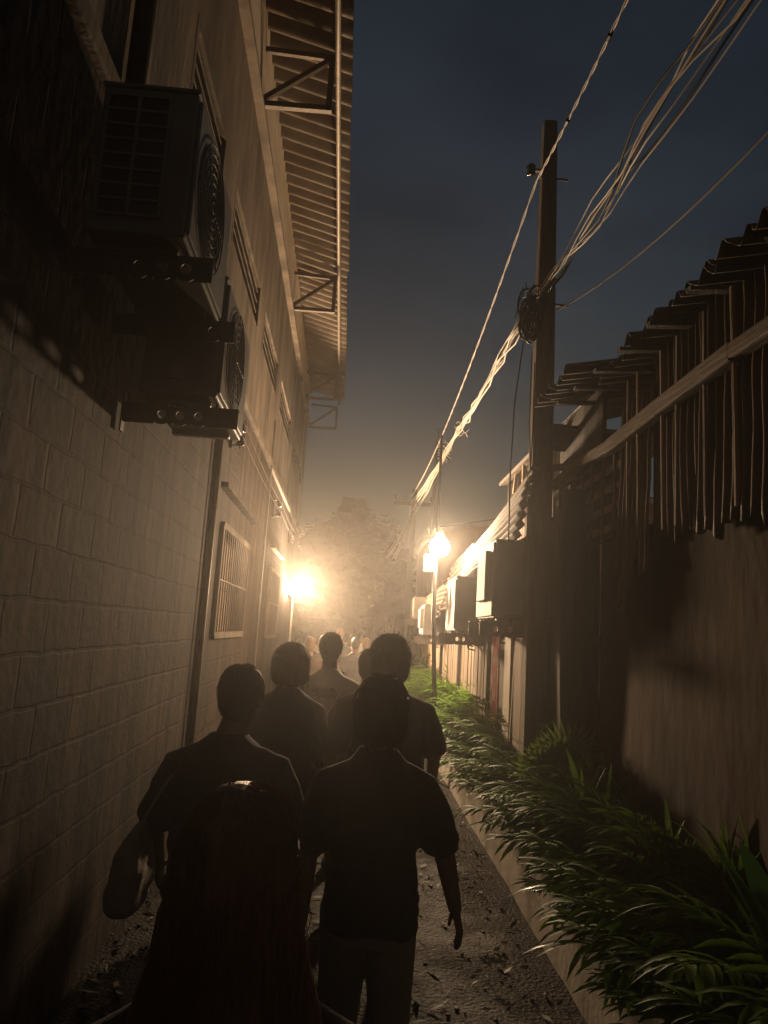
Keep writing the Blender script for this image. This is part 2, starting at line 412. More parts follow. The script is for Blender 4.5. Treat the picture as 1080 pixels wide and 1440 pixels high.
# pilaster beside the window and conduit
mb = MB(); mb.box(LP(.02, 6.2, 1.9), (.06, .16, 4.0), Matrix.Rotation(AL, 3, 'Z')); mb.build('pilaster', 'block', bld, bevel=.008)
mb = MB(); mb.tube([LP(.06, 6.05, 0), LP(.06, 6.05, 3.4)], .016, 8); mb.build('conduit', 'steel_pale', bld, smooth=True)
mb = MB(); mb.tube([LP(.06, 3.05, 4.05), LP(.06, 3.05, 6.6)], .05, 10); mb.build('downpipe', 'steel', bld, smooth=True)
mb = MB(); mb.tube([LP(.04, 10.2, 0), LP(.04, 10.2, 4.6)], .012, 8); mb.build('conduit', 'steel_pale', bld, smooth=True)
# cream fascia boards, coping strip, eave
mb = MB()
for i, a in enumerate([-2, .4, 2.8, 5.2, 7.6, 10.0, 12.4, 14.8]):
    mb.box(LP(.035, a + 1.2, 7.14), (.022, 2.385, .96), Matrix.Rotation(AL, 3, 'Z'))
mb.build('fascia_board', 'fascia', bld)
mb = MB(); mb.box(LP(.04, 7.8, ZT + .02), (.10, 20.0, .05), Matrix.Rotation(AL, 3, 'Z')); mb.build('coping_strip', 'plaster_up', bld, bevel=.008)
mb = MB(); mb.box(LP(-.2, 7.6, 7.0), (.06, 19.6, .9), Matrix.Rotation(AL, 3, 'Z')); mb.build('parapet', 'plaster_up', bld)
def eave(ya, yb, u1, z_in, z_out, seed):
    rnd = random.Random(seed); nw = round((yb - ya) / .23)
    def fn(a, b_):
        y = ya + (yb - ya) * a; k = math.floor(a * nw / 4)
        jag = .03 * noise.noise(Vector((k * 3.7, seed, 0)))
        u = -.6 + (u1 + jag + .6) * b_
        return LP(u, y, z_in + (z_out - z_in) * b_ + .012 * noise.noise(Vector((k, seed, 5)))), (0, 0, 1)
    return corr(fn, nw * 8, 6, nw, .07)
mb = eave(5.35, 17.6, .89, 7.74, 7.32, 1); mb.build('roof_sheet', 'tin_roof', bld, smooth=True, solid=.003)
mb = eave(-2, 5.0, .93, 7.80, 7.40, 2); mb.build('roof_sheet', 'tin_roof', bld, smooth=True, solid=.003)
for Yb in (1.85, 6.45, 11.05, 15.6, 18.0):
    t = MB(); w = .055
    t.beam(LP(0.05, Yb, 6.67), LP(.72, Yb, 6.67), w, w)
    t.beam(LP(.70, Yb, 6.65), LP(.70, Yb, 7.22), w, w)
    t.beam(LP(.06, Yb, 6.72), LP(.68, Yb, 7.2), w * .8, w * .9)
    t.beam(LP(0.05, Yb, 7.26), LP(.72, Yb, 7.22), w * .7, w)
    t.build('eave_truss', 'steel', bld)
mb = MB(); mb.tube([LP(.755, y, 7.20) for y in (-2, 4, 10, 17.7)], .028, 10); mb.build('gutter_pipe', 'steel_pale', bld, smooth=True)
# ------------------------------------------------------------------ air conditioners
def make_ac(name, label, loc, rz, W=.82, D=.32, H=.58, style='fan', rail_drop=.12, holes=3, group=None, legs=True, rail_in=.14, side_grille=False, gap=.12, dull=False, rails=(-1, 1)):
    """local frame: +x faces the alley, y along the wall, origin at base centre"""
    t = thing(name, label, 'air conditioner', loc, rz, group)
    c = MB(); c.box((0, 0, H / 2), (D, W, H)); c.box((0, 0, H + .006), (D + .016, W + .016, .02))
    c.box((0, 0, .012), (D + .01, W + .01, .03))
    for sy in (-1, 1): c.box((-.02, sy * W * .36, -.012), (D * .9, .05, .03))
    c.build('casing', 'ac_grey', t, bevel=.008)
    x = D / 2; fm = 'ac_grey' if dull else 'ac_white'
    if style == 'fan':
        p = MB(); p.box((x + .008, 0, H * .5), (.016, W - .03, H - .04)); p.build('front_panel', fm, t, bevel=.006)
        g = MB(); cy, cz, R = -W * .10, H * .5, H * .43
        for r in [R * k / 7 for k in range(1, 8)]:
            g.tube([(x + .028, cy + r * math.cos(q * PI / 16), cz + r * math.sin(q * PI / 16)) for q in range(33)], .0035, 5)
        for q in range(8): g.tube([(x + .026, cy, cz), (x + .026, cy + R * math.cos(q * PI / 4), cz + R * math.sin(q * PI / 4))], .003, 5)
        g.build('fan_guard', 'steel' if dull else fm, t)
        d = MB(); d.tube([(x + .0165, cy, cz), (x + .0185, cy, cz)], R * .97, 28); d.build('fan_opening', 'ac_dark', t)
    else:
        p = MB(); p.box((x + .012, 0, H * .5), (.024, W - .02, H - .02)); p.build('front_panel', 'ac_white', t, bevel=.008)
        p = MB(); p.box((x + .05, W * .16, H * .55), (.05, W * .5, H * .66)); p.build('discharge_louvre', 'ac_white', t, bevel=.01)
        p = MB(); p.box((x + .028, -W * .2, H * .55), (.012, W * .16, H * .66)); p.build('dark_slot', 'ac_dark', t)
    if side_grille:
        ty = -W / 2
        d = MB(); d.box((-D * .1, ty - .001, H * .52), (D * .66, .012, H * .82)); d.build('coil_opening', 'ac_dark', t)
        g = MB()
        for k in range(9): g.box((-D * .1, ty - .009, H * (.11 + .82 * k / 8)), (D * .66, .012, .010))
        for k in (-1, 0, 1): g.box((-D * .1 + k * D * .33, ty - .010, H * .52), (.013, .013, H * .84))
        g.build('side_grille', 'ac_grey', t)
    if not side_grille: v = MB(); v.box((-.02, -W / 2 - .012, .12), (.07, .03, .10)); v.build('valve_cover', 'ac_white', t, bevel=.008)
    back = -D / 2 - gap
    hz = MB(); y_ = -W / 2 - .035
    for k in (() if dull else (0, 1)): hz.tube([(-.02 + .03 * k, y_ + .01, .12 + .03 * k), (-.06, y_ - .03, .07), (-.11, y_ - .035, -.06 - .05 * k), (back + .05, y_ - .02, -.16 - .04 * k), (back - .02, y_, -.17 - .04 * k)], .011 if k else .008, 7)
    if not dull: hz.build('hose', 'wire_dark', t, smooth=True)
    for sy in rails:
        br = MB(); y = sy * W * .38
        Lr = D + gap + .10
        hs = [Lr * (.34 + .16 * k) for k in range(holes)]
        br.plate((back, y, -.03 - rail_drop), (1, 0, 0), (0, 0, 1), (0, -.006, 0), Lr, rail_drop, hs, rail_drop * .22)
        br.box((back + Lr / 2, y + .022, -.03), (Lr, .045, .006))
        br.box((back + .004, y, -.03 - rail_drop * .5), (.008, .05, .20))
        for k in range(3): br.tube([(back + Lr * (.3 + .25 * k), y + .02, -.06), (back + Lr * (.3 + .25 * k), y + .02, .0)], .007, 6)
        br.build('support_rail', 'steel', t)
    return t
make_ac('air_conditioner', 'dark air conditioner on the left wall nearest the camera, barred opening on its side', (LX(3.0, .285), 3.0, 3.16), AL, W=.80, D=.36, H=.60, side_grille=True, holes=4, rail_drop=.10, gap=.10, dull=True)
make_ac('air_conditioner', 'dark air conditioner on the left wall, light showing through the holes in its rail', (LX(3.86, .30), 3.86, 2.81), AL, W=.84, D=.36, H=.60, holes=3, rail_drop=.10, gap=.10, dull=True, rails=(-1,))
rt = PI + AR
make_ac('air_conditioner', 'large white air conditioner just past the utility pole, flat front with a protruding vent', (RX(6.38, .13), 6.38, 1.91), rt, W=.86, D=.30, H=.62, style='flat', gap=-.03)
make_ac('air_conditioner', 'white air conditioner with a round fan guard, second along the fence from the pole', (RX(8.4, .20), 8.4, 1.80), rt, W=.86, D=.30, H=.57, style='fan', gap=.03)
make_ac('air_conditioner', 'small white air conditioner lower on the fence near the post lamp', (RX(12.6, .18), 12.6, 1.73), rt, W=.9, D=.34, H=.48, style='flat', gap=.0)
make_ac('air_conditioner', 'farthest pale air conditioner on the right side past the post lamp', (RX(15.9, .18), 15.9, 2.06), rt, W=.8, D=.3, H=.42, style='fan', gap=.0)

# ------------------------------------------------------------------ insulator racks and wires on the left wall
RK = [6.8, 11.2, 14.7]
RL = ['wall insulator rack just below the second left air conditioner', 'wall insulator rack midway along the left wall, two spools on it', 'wall insulator rack nearest the glaring wall lamp']
for y, lb in zip(RK, RL):
    t = thing('insulator_rack', lb, 'insulator rack', LP(0, y, 3.5), AL)
    r = MB(); r.box((.015, 0, 0), (.03, .05, .30)); r.box((.07, 0, .12), (.11, .03, .012)); r.box((.07, 0, -.12), (.11, .03, .012)); r.tube([(.10, 0, -.15), (.10, 0, .15)], .008, 8)
    r.build('bracket', 'steel', t)
    for z in (.065, -.065):
        i = MB(); i.loft([(.10, 0, z + k * .012, rr, rr) for k, rr in ((-4, .038), (-3, .042), (-1, .028), (1, .028), (3, .042), (4, .038))], 14); i.build('insulator', 'porcelain', t, smooth=True)
def sag(a, b_, s, n=14, wob=0., seed=0):
    a, b_ = Vector(a), Vector(b_); P = []
    for i in range(n + 1):
        t = i / n; p = a.lerp(b_, t); p.z -= s * 4 * t * (1 - t)
        if wob and 0 < i < n:
            p += Vector((noise.noise(Vector((t * 6, seed, 1))), 0, noise.noise(Vector((t * 6, seed, 7))))) * wob
        P.append(p)
    return P
def wire(name, pts, r, m, label, cat='wire', group=None):
    o = MB().tube(pts, r, 6).build(name, m, None, smooth=True)
    return tag(o, label, cat, group)
for z in (.065, -.065):
    P = sag(LP(.14, 5.2, 3.55 + z), LP(.14, RK[0], 3.5 + z), .01, 4)[:-1] + sag(LP(.14, RK[0], 3.5 + z), LP(.14, RK[1], 3.5 + z), .05) + sag(LP(.14, RK[1], 3.5 + z), LP(.14, RK[2], 3.5 + z), .04)[1:]
    wire('service_wire', P, .003, 'wood_h', ('upper' if z > 0 else 'lower') + ' of two thin wires strung along the left wall between insulator racks', 'wire')

# ------------------------------------------------------------------ lamps
G1 = Vector((-1.325, 15.5, 2.49)); G2 = Vector((.985, 9.2, 2.83))
t = thing('wall_lamp', 'glaring bare lamp on a thin pipe along the left wall, lower of two', 'lamp', (-1.37, 15.6, 0))
def rel(p): return Vector(p) - Vector((-1.37, 15.6, 0))
o = MB().ball(rel(G1), .14, None, 16, 10).build('lamp_globe', 'lamp1', t, smooth=True)
h = MB(); h.tube([rel(G1) + Vector((0, .02, .13)), rel(G1) + Vector((0, .03, .31))], [.08, .05], 12); h.tube([rel(G1) + Vector((0, .03, .30)), rel(G1) + Vector((-.02, .2, .34)), rel(G1) + Vector((-.045, .40, .34))], .018, 8)
h.build('lamp_bracket', 'lamp_metal', t, smooth=True)
sl_ = bpy.data.lights.new('lamp_beam', 'SPOT'); sl_.energy = 3100; sl_.color = (1., .66, .38); sl_.spot_size = rad(117); sl_.spot_blend = .13; sl_.shadow_soft_size = .34
sb_ = bpy.data.objects.new('lamp_beam', sl_); COL.objects.link(sb_); sb_.parent = t; sb_.location = rel(G1) + Vector((.10, -.48, 0))
ax = Vector((math.sin(rad(53)) * .92, -math.cos(rad(53)) * .92, .39)); sb_.rotation_euler = ax.to_track_quat('-Z', 'Y').to_euler()
c_ = MB(); c_.tube([(0, .30, 0), (0, .30, 2.9)], .022, 8); c_.build('pipe', 'steel_pale', t, smooth=True)

PX = Vector((1.08, 9.3, 0))
t = thing('lamp_post', 'thin post on the right carrying the upper glaring lamp and a pale meter box', 'lamp post', PX)
pl = MB(); pl.tube([(0, 0, 0), (-.12, 0, 2.0), (-.125, 0, 4.3)], [.032, .026, .016], 10); pl.build('post', 'wire_dark', t, smooth=True)
o = MB().ball(G2 - PX, .125, None, 16, 10).build('lamp_globe', 'lamp2', t, smooth=True)
h = MB(); g = G2 - PX; h.tube([(-.125, 0, g.z + .26), g + Vector((-.02, .1, .27)), g + Vector((0, .03, .22))], .018, 8); h.tube([g + Vector((0, .01, .11)), g + Vector((0, .02, .23))], [.06, .05], 12)
h.build('lamp_bracket', 'lamp_metal', t, smooth=True)
bx = MB(); bx.box((-.22, -.04, 2.62), (.12, .09, .21)); bx.build('meter_box', 'box_pale', t, bevel=.008)

# ------------------------------------------------------------------ utility pole with cables
PB = Vector((1.418, 5.85, 0))
def ZP(z): return 1.75 + (z - 1.75) * 1.054
t = thing('utility_pole', 'tall weathered square utility pole leaning slightly right beside the hedge', 'utility pole', PB)
mb = MB()
sec = [(0, 0, 0, .085), (.0, 0, 1.5, .088), (0.0, 0, 3.5, .082), (.0, .0, 4.65, .074), (.0, 0, 6.25, .058)]
V = []; F = []
for (x, y, z, r) in sec: V += [(x - r, y - r, z), (x + r, y - r, z), (x + r, y + r, z), (x - r, y + r, z)]
for i in range(len(sec) - 1):
    for j in range(4): F.append((i * 4 + j, i * 4 + (j + 1) % 4, i * 4 + 4 + (j + 1) % 4, i * 4 + 4 + j))
F += [(3, 2, 1, 0), tuple(len(sec) * 4 - 4 + j for j in range(4))]
mb.add(V, F); mb.build('shaft', 'pole', t, bevel=.014)
for z, l in ((5.72, .10), (4.56, .13)):
    mb = MB(); mb.tube([(-.10, -.01, z), (.07 + l, -.01, z - .01)], .011, 6); mb.build('step_bolt', 'steel', t)
mb = MB(); mb.loft([(-.155, -.01, 5.78 + k * .016, r, r) for k, r in ((-3, .03), (-2, .042), (0, .026), (2, .042), (3, .03))], 14); mb.build('insulator', 'porcelain', t, smooth=True)
mb = MB(); mb.box((-.10, -.01, 5.78), (.10, .03, .02)); mb.build('insulator_arm', 'steel', t)
A = PB + Vector((-.10, -.02, 4.56))
# tangle of spare cable
mb = MB(); rnd = random.Random(3)
for k in range(15):
    r = rnd.uniform(.05, .13); c = A + Vector((rnd.uniform(-.10, .0), -.05 + rnd.uniform(-.04, .04), rnd.uniform(-.26, -.02))); ph = rnd.uniform(0, 6)
    tilt = rnd.uniform(-.6, .6); P = []
    for q in range(25):
        a = ph + q * 2 * PI / 22
        P.append(c + Vector((r * .55 * math.cos(a) , r * tilt * math.cos(a), r * 1.25 * math.sin(a))) + Vector((rnd.uniform(-.006, .006),) * 3))
    mb.tube(P, .0095, 6)
for k in range(18):
    a = A + Vector((-.05 + rnd.uniform(-.05, .05), -.05, rnd.uniform(-.1, .06))); P = [a]
    for q in range(3): P.append(P[-1] + Vector((rnd.uniform(-.05, .04), rnd.uniform(-.03, .03), rnd.uniform(-.06, .07))))
    mb.tube(P, .005, 5)
tag(mb.build('cable_coil', 'wire_dark', smooth=True), 'tangled black coil of spare cable hung on the utility pole', 'cable coil')
FAR = Vector((1.27, 18.0, 5.0))
rnd = random.Random(11)
for k in range(9):
    a = A + Vector((rnd.uniform(-.07, .0), -.03, rnd.uniform(-.16, .02))); b_ = FAR + Vector((rnd.uniform(-.12, .12), 0, rnd.uniform(-.30, .1)))
    knot = a.lerp(b_, .40) + Vector((rnd.uniform(-.012, .012), 0, rnd.uniform(-.012, .012)))
    knot = knot * .25 + (A + Vector((-.03, -.03, -.07))).lerp(FAR + Vector((0, 0, -.1)), .40) * .75
    P = sag(a, knot, .04, 8, .07, k) + sag(knot, b_, .05, 10, .03, k + 20)[1:]
    wire('service_cable', P, .0085, 'wire', 'pale cable in the lit bundle from the utility pole to the farther poles', 'cable', 'pale cables from the pole down the alley')
NEAR = Vector((1.62, .2, 4.72))
for k in range(9):
    a = A + Vector((rnd.uniform(.0, .06), -.03, rnd.uniform(-.06, .06))); b_ = NEAR + Vector((rnd.uniform(-.22, .22), 0, rnd.uniform(-.12, .12)))
    P = sag(a, b_, .10 + rnd.uniform(-.04, .05), 20, .11, k + 40)
    m_ = 'wire' if k < 6 else 'wire_dark'
    if m_ == 'wire': wire('service_cable', P, .0052, m_, 'pale cable in the loose overhead bundle between the camera and the utility pole', 'cable', 'pale cables overhead at upper right')
    else: wire('service_cable', P, .008, m_, 'black cable running in the loose overhead bundle at upper right', 'cable', 'black cables overhead at upper right')
# twisted drop line with clamps, in front of the pole
P = sag((1.17, 5.2, 5.25), (1.32, .1, 5.30), .14, 20); Q = sag((1.17, 5.2, 5.25), (1.15, 17.9, 5.05), .32, 26)
full = P[::-1] + Q[1:]
tw = MB(); dense = []
for i in range(len(full) - 1):
    for k in range(6): dense.append(full[i].lerp(full[i + 1], k / 6))
for ph in (0, PI):
    tw.tube([p + Vector((math.cos(i * .8 + ph), 0, math.sin(i * .8 + ph))) * .006 for i, p in enumerate(dense)], .0045, 5)
t = thing('twisted_line', 'twisted two core line with dark clamps passing in front of the utility pole', 'cable', (0, 0, 0))
tw.build('twisted_cores', 'wire', t, smooth=True)
for i in (3, 6, 9):
    p = P[i]; d = (P[i + 1] - p).normalized(); MB().tube([p - d * .04, p - d * .02, p + d * .02, p + d * .04], [.006, .016, .016, .006], 8).build('clamp', 'wire_dark', t)
wire('slack_wire', sag(PB + Vector((.09, -.05, 4.49)), (2.3, .6, 5.0), .42, 20), .006, 'wire', 'single slack wire sagging from the pole away to the upper right', 'wire')
wire('hanging_wire', [A + Vector((-.06, -.06, -.2)), A + Vector((-.10, -.05, -.5)), A + Vector((-.14, -.04, -.9)), A + Vector((-.155, -.03, -1.5)), A + Vector((-.15, -.03, -2.05))], .006, 'wire_dark', 'black wire dangling straight down from the cable coil', 'wire')
wire('hanging_wire', [PB + Vector((-.11, -.06, 4.1)), PB + Vector((-.115, -.07, 3.5)), PB + Vector((-.10, -.085, 3.1)), PB + Vector((-.09, -.085, 3.4)), PB + Vector((-.09, -.085, 4.0))], .005, 'wire_dark', 'looped black wire lying against the utility pole', 'wire')
for k, (dx, dz) in enumerate(((.02, -.02), (.0, -.10))):
    P = [Vector((1.15 + dx + .02 * q, 9.6, 4.58 + dz + .05 * math.sin(q * .8 + k * 2) - .012 * q)) for q in range(10)]
    wire('loose_wire_end', P, .005, 'wire', ('upper' if k == 0 else 'lower') + ' curled loose wire end below the lit cable bundle', 'wire')

for (x, y, z1, lb, lump) in ((1.23, 18.0, 5.25, 'short far pole on which the lit cable bundle ends', False), (1.62, 17.0, 6.55, 'tall thin far pole with a lump of wires near its top', True)):
    t = thing('utility_pole', lb, 'utility pole', (x, y, 0))
    MB().tube([(0, 0, 0), (0, 0, z1 * .6), (.02, 0, z1)], [.085, .07, .055] if not lump else [.06, .05, .03], 10).build('shaft', 'wood_dark', t, smooth=True)
    q = MB(); rr = random.Random(5)
    if lump:
        for k in range(9): q.tube([(.02, 0, z1 - .3 - k * .05), (.12 + rr.random() * .1, 0, z1 - .28 - k * .05 + rr.uniform(-.06, .06)), (.28 + rr.random() * .12, 0, z1 - .4 - k * .05)], .012, 5)
        q.build('wire_lump', 'wire', t)
    else:
        q.beam((-.5, 0, z1 - .35), (.5, 0, z1 - .35), .07, .09); q.build('crossarm', 'wood_dark', t)
        for k in (-.45, -.2, .2, .45): MB().loft([(k, 0, z1 - .28 + j * .03, r, r) for j, r in ((0, .03), (1, .045), (2, .03), (3, .045), (4, .02))], 10).build('insulator', 'porcelain', t)
rr = random.Random(9)
for k in range(10):
    a = FAR + Vector((rr.uniform(-.1, .1), 0, rr.uniform(-.3, .05))); b_ = Vector((rr.uniform(.9, 1.3), 27, rr.uniform(4.2, 4.6)))
    wire('service_cable', sag(a, b_, rr.uniform(.1, .3), 8), .007, 'wire', 'pale cable drooping from the short far pole toward the trees', 'cable', 'far cables beyond the short pole')

# ------------------------------------------------------------------ right: near shack
sh = thing('plastered_shack', 'brown plastered shack on the right with rusty tin sheets under a ragged roof edge', 'shack', (1.65, 3, 0))
def S(x, y, z): return Vector((x - 1.65, y - 3, z))
V = []; F = []
mb = MB(); na, nb = 60, 24
for i in range(na + 1):
    for j in range(nb + 1):
        y = -2 + 7.02 * i / na; z = -.05 + 2.5 * j / nb
        V.append(S(1.66 + .018 * noise.noise(Vector((y * .8, z * .8, 4))) + .006 * noise.noise(Vector((y * 4, z * 4, 2))), y, z))
for i in range(na):
    for j in range(nb): F.append(((i * (nb + 1) + j), i * (nb + 1) + j + 1, (i + 1) * (nb + 1) + j + 1, (i + 1) * (nb + 1) + j))
mb.add(V, F); mb.quad(S(1.66, 5.02, -.05), S(1.66, 5.02, 2.45), S(5, 5.02, 2.45), S(5, 5.02, -.05)); mb.quad(S(1.66, -2, 2.45), S(5, -2, 2.45), S(5, 5.02, 2.45), S(1.66, 5.02, 2.45))
mb.build('wall', 'plaster_brown', sh, smooth=False)
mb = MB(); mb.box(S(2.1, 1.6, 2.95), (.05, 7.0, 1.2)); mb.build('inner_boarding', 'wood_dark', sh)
mb = MB()
yy = [-1, 1, 2.2, 3.0, 3.8, 4.6, 5.3, 5.95]
for i in range(len(yy) - 1):
    j = .02 * math.sin(i * 2.3); mb.beam(S(1.57, yy[i], 3.03 + j), S(1.57, yy[i + 1] + .02, 3.03 + .02 * math.sin((i + 1) * 2.3)), .07, .085 + .012 * math.sin(i * 5))
mb.build('beam', 'wood_h', sh, bevel=.012)
# hanging rusty sheets, ragged below
rnd = random.Random(21)
def rag(y0, y1, ztop, zb, seed, x0=1.60, lean=0., torn=.08):
    nw = max(2, round((y1 - y0) / .078))
    def fn(a, b_):
        y = y0 + (y1 - y0) * a
        bot = zb + torn * (noise.noise(Vector((y * 9, seed, 0))) + .8 * noise.noise(Vector((y * 23, seed, 0)))) - (.05 if (int(y * 11) + seed) % 5 == 0 else 0)
        z = ztop + (bot - ztop) * b_
        x = x0 + lean * b_ + .012 * noise.noise(Vector((y * 2.5, z * 2, seed))) + .006 * noise.noise(Vector((y * 9, z * 5, seed)))
        return S(x, y + .012 * noise.noise(Vector((z * 3, seed, y))), z), (-1, 0, 0)
    return corr(fn, nw * 8, 14, nw, .014)
sheets = [(4.0, 4.52, 3.25, 2.16, -.04, .07), (3.40, 4.06, 3.42, 2.34, 0., .03), (2.72, 3.45, 3.42, 2.30, -.03, .03), (1.95, 2.78, 3.42, 2.31, 0, .03), (1.1, 2.0, 3.42, 2.3, -.02, .05), (.1, 1.15, 3.42, 2.3, 0., .05)]
for k, (a, b_, zt, zb, ln_, tn) in enumerate(sheets):
    rag(a, b_, zt, zb, k + 3, 1.615 + .018 * (k % 2), ln_, tn).build('tin_sheet', 'tin_rust', sh, smooth=True, solid=.0025)
rag(4.18, 4.42, 2.45, 1.98, 31, 1.585, -.03, .10).build('torn_tin_strip', 'tin_rust', sh, smooth=True, solid=.0025)
mb = MB()                                       # thin battens between the sheets
for y in (2.35, 2.62, 3.02, 3.3, 3.62, 3.78, 4.12, 4.3):
    mb.beam(S(1.572, y, 2.36), S(1.575, y + rnd.uniform(-.03, .05), 3.36), .014, .018)
mb.build('batten', 'wood', sh)
# lattice of battens between tin and pole
mb = MB()
for z in (2.50, 2.63, 2.76, 2.89): mb.beam(S(1.62, 4.5, z), S(1.62, 5.75, z + .01), .02, .05)
for y in (4.62, 4.85, 5.08, 5.31, 5.52): mb.beam(S(1.605, y, 2.42), S(1.605, y, 3.0), .018, .022)
mb.build('lattice', 'wood', sh)
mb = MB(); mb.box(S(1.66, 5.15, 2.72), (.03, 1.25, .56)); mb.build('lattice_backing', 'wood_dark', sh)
# roof: overlapping tin sheets with uneven ends
for k in range(9):
    ya = -1.2 + k * .82; x0 = 1.44 - .022 * (ya - 2.4) + rnd.uniform(-.09, .06); z0 = 3.37 + .05 * (ya - 2.4) + rnd.uniform(-.015, .02)
    if ya > 5.0: continue
    nw = 8
    def fn(a, b_, ya=ya, x0=x0, z0=z0):
        y = ya + .92 * a; x = x0 + .10 * noise.noise(Vector((math.floor(a * 8) * 1.7, ya, 0))) * (1 - b_) + 3.2 * b_
        return S(x, y, z0 + .62 * b_ + .03 * a + .035 * (k % 2) + .03 * (1 - b_) * math.sin(k * 2.7) * a), (0, 0, 1)
    corr(fn, nw * 8, 5, nw, .028).build('roof_sheet', 'tin_dark', sh, smooth=True, solid=.003)
mb = MB()
for k, (y, l) in enumerate(((2.6, .3), (3.1, .26), (3.55, .3), (3.95, .22), (4.35, .24), (4.75, .24), (5.15, .2))):
    MB().beam(S(1.42 - .022 * (y - 2.4), y, 3.325 + .05 * (y - 2.4)), S(1.42 + l + .1, y + .02, 3.36 + .05 * (y - 2.4)), .05, .022).build('rafter_end', 'wood_dark', sh)
# broken boards hanging in the gap by the pole
mb = MB(); mb.beam(S(1.40, 5.7, 3.36), S(2.1, 5.9, 3.40), .36, .03, (0, .3, 1)); mb.beam(S(1.36, 5.85, 3.12), S(1.95, 5.9, 3.22), .30, .03, (0, -.3, 1)); mb.build('broken_soffit', 'wood_dark', sh)
mb = MB(); mb.beam(S(1.50, 6.0, 2.66), S(1.86, 6.0, 3.02), .07, .05); mb.build('brace', 'wood_dark', sh)
mb = MB(); mb.box(S(1.66, 5.55, 3.3), (.03, 1.1, .55)); mb.box(S(1.9, 6.0, 3.25), (.5, .03, .3)); mb.build('upper_boarding', 'wood_dark', sh)
mb = MB(); mb.box((0, 0, 0), (.014, .014, .17)); o = tag(mb.build('light_strip', 'steel', None), 'short strip of tiny white lights hung in the gap behind the utility pole', 'light strip'); o.location = (1.64, 5.72, 2.83)
ds = MB()
for k in range(5): ds.ball((0, -.012, -.065 + k * .03), .006, None, 8, 6)
ds.build('light_dot', 'led', o)  # small emissive beads set in a row along the steel strip
# dark leaning post at the shack corner, with a stub bracket
t = thing('timber_post', 'thick dark timber post leaning at the corner of the plastered shack', 'post', (1.615, 5.3, 0))
mb = MB(); V = []; F = []
for i in range(9):
    f = i / 8; z = -.05 + 2.9 * f; w = .115 + .04 * f; x = -.0 - .05 * f
    j = .01 * noise.noise(Vector((f * 5, 1, 1)))
    V += [(x - w + j, -.06, z), (x + w + j, -.06, z), (x + w - j, .1, z), (x - w - j, .1, z)]
for i in range(8):
    for j in range(4): F.append((i * 4 + j, i * 4 + (j + 1) % 4, i * 4 + 4 + (j + 1) % 4, i * 4 + 4 + j))
F += [(3, 2, 1, 0), (32, 33, 34, 35)]
mb.add(V, F); mb.build('shaft', 'wood_dark', t, bevel=.012)
mb = MB(); mb.beam((.03, -.09, 1.78), (.24, -.13, 1.75), .05, .06); mb.beam((.16, -.11, 1.755), (.26, -.135, 1.745), .07, .03); mb.build('bracket_stub', 'steel', t, bevel=.006)
# narrow boards between pole and post
t = thing('board_screen', 'narrow vertical boards filling the gap between the utility pole and the dark post', 'fence panel', (1.56, 5.62, 0))
mb = MB(); mb.box((.02, .30, 1.15), (.025, .30, 2.3)); mb.build('board', 'wood', t)
mb = MB(); mb.box((.02, .02, .95), (.11, .025, 1.9), Matrix.Rotation(.02, 3, 'Y')); mb.build('board', 'wood', t, bevel=.004)
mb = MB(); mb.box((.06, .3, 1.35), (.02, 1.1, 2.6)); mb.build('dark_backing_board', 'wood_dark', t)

# ------------------------------------------------------------------ right: fence, sheds
fc = thing('board_fence', 'tall fence of unpainted vertical boards behind the hedge under the air conditioners', 'fence', RP(0, 12, 0), AR)
def Fp(u, Y, z): return RP(u, Y, z)
mb = MB(); rnd = random.Random(4); y = 7.62
while y < 22:
    w = rnd.uniform(.10, .20); h = 1.95 + rnd.uniform(-.12, .12)
    mb.box((rnd.uniform(-.008, .008), y + w / 2 - 12, h / 2), (.022, w - .008, h)); y += w
mb.build('boards', 'wood', fc)
mb = MB(); mb.box((.035, 15 - 12, 1.5), (.05, 14, .07)); mb.box((.035, 15 - 12, .6), (.05, 14, .07)); mb.build('rail', 'wood_dark', fc)
mb = MB()
for y in (7.6, 10.0, 12.4): MB().box((-.035, y - 12, 1.0), (.05, .07, 2.0)).build('fence_post', 'wood_dark', fc)
def panel(name, Yc, w, h, m, label, cat, u=.0, rot=0., z0=0.):
    o = MB().box((0, 0, h / 2), (.025, w, h)).build(name, m, None, bevel=.004)
    o.location = RP(u, Yc, z0); o.rotation_euler = (0, rot, AR); return tag(o, label, cat)
def rp_sheet(Yc, w, h):
    def fn(a, b_): return Vector((.0, -w / 2 + w * a, h * b_)), (-1, 0, 0)
    return corr(fn, 32, 4, 4, .008)
o = rp_sheet(7.33, .42, 1.98).build('red_panel', 'red', None, smooth=True, solid=.003); o.location = RP(.02, 7.33, 0); tag(o, 'faded red painted tin panel with pale scuffs in the fence', 'panel')
panel('dark_plank', 6.98, .28, 2.0, 'wood_dark', 'dark plank between the red panel and the pale board', 'plank', .0)
panel('pale_board', 6.64, .30, 1.9, 'wood_pale', 'pale cream board with a grey top standing behind the hedge', 'board', .02)
t = panel('leaning_lath', 6.42, .05, 1.9, 'wood', 'thin lath leaning beside the pale board', 'lath', .05, .03)
panel('plank_door', 6.22, .30, 1.92, 'wood', 'brown plank panel standing next to the utility pole', 'plank', .01)
panel('dark_plank', 5.78, .40, 2.2, 'wood_dark', 'dark board behind the foot of the utility pole', 'plank', -.16)

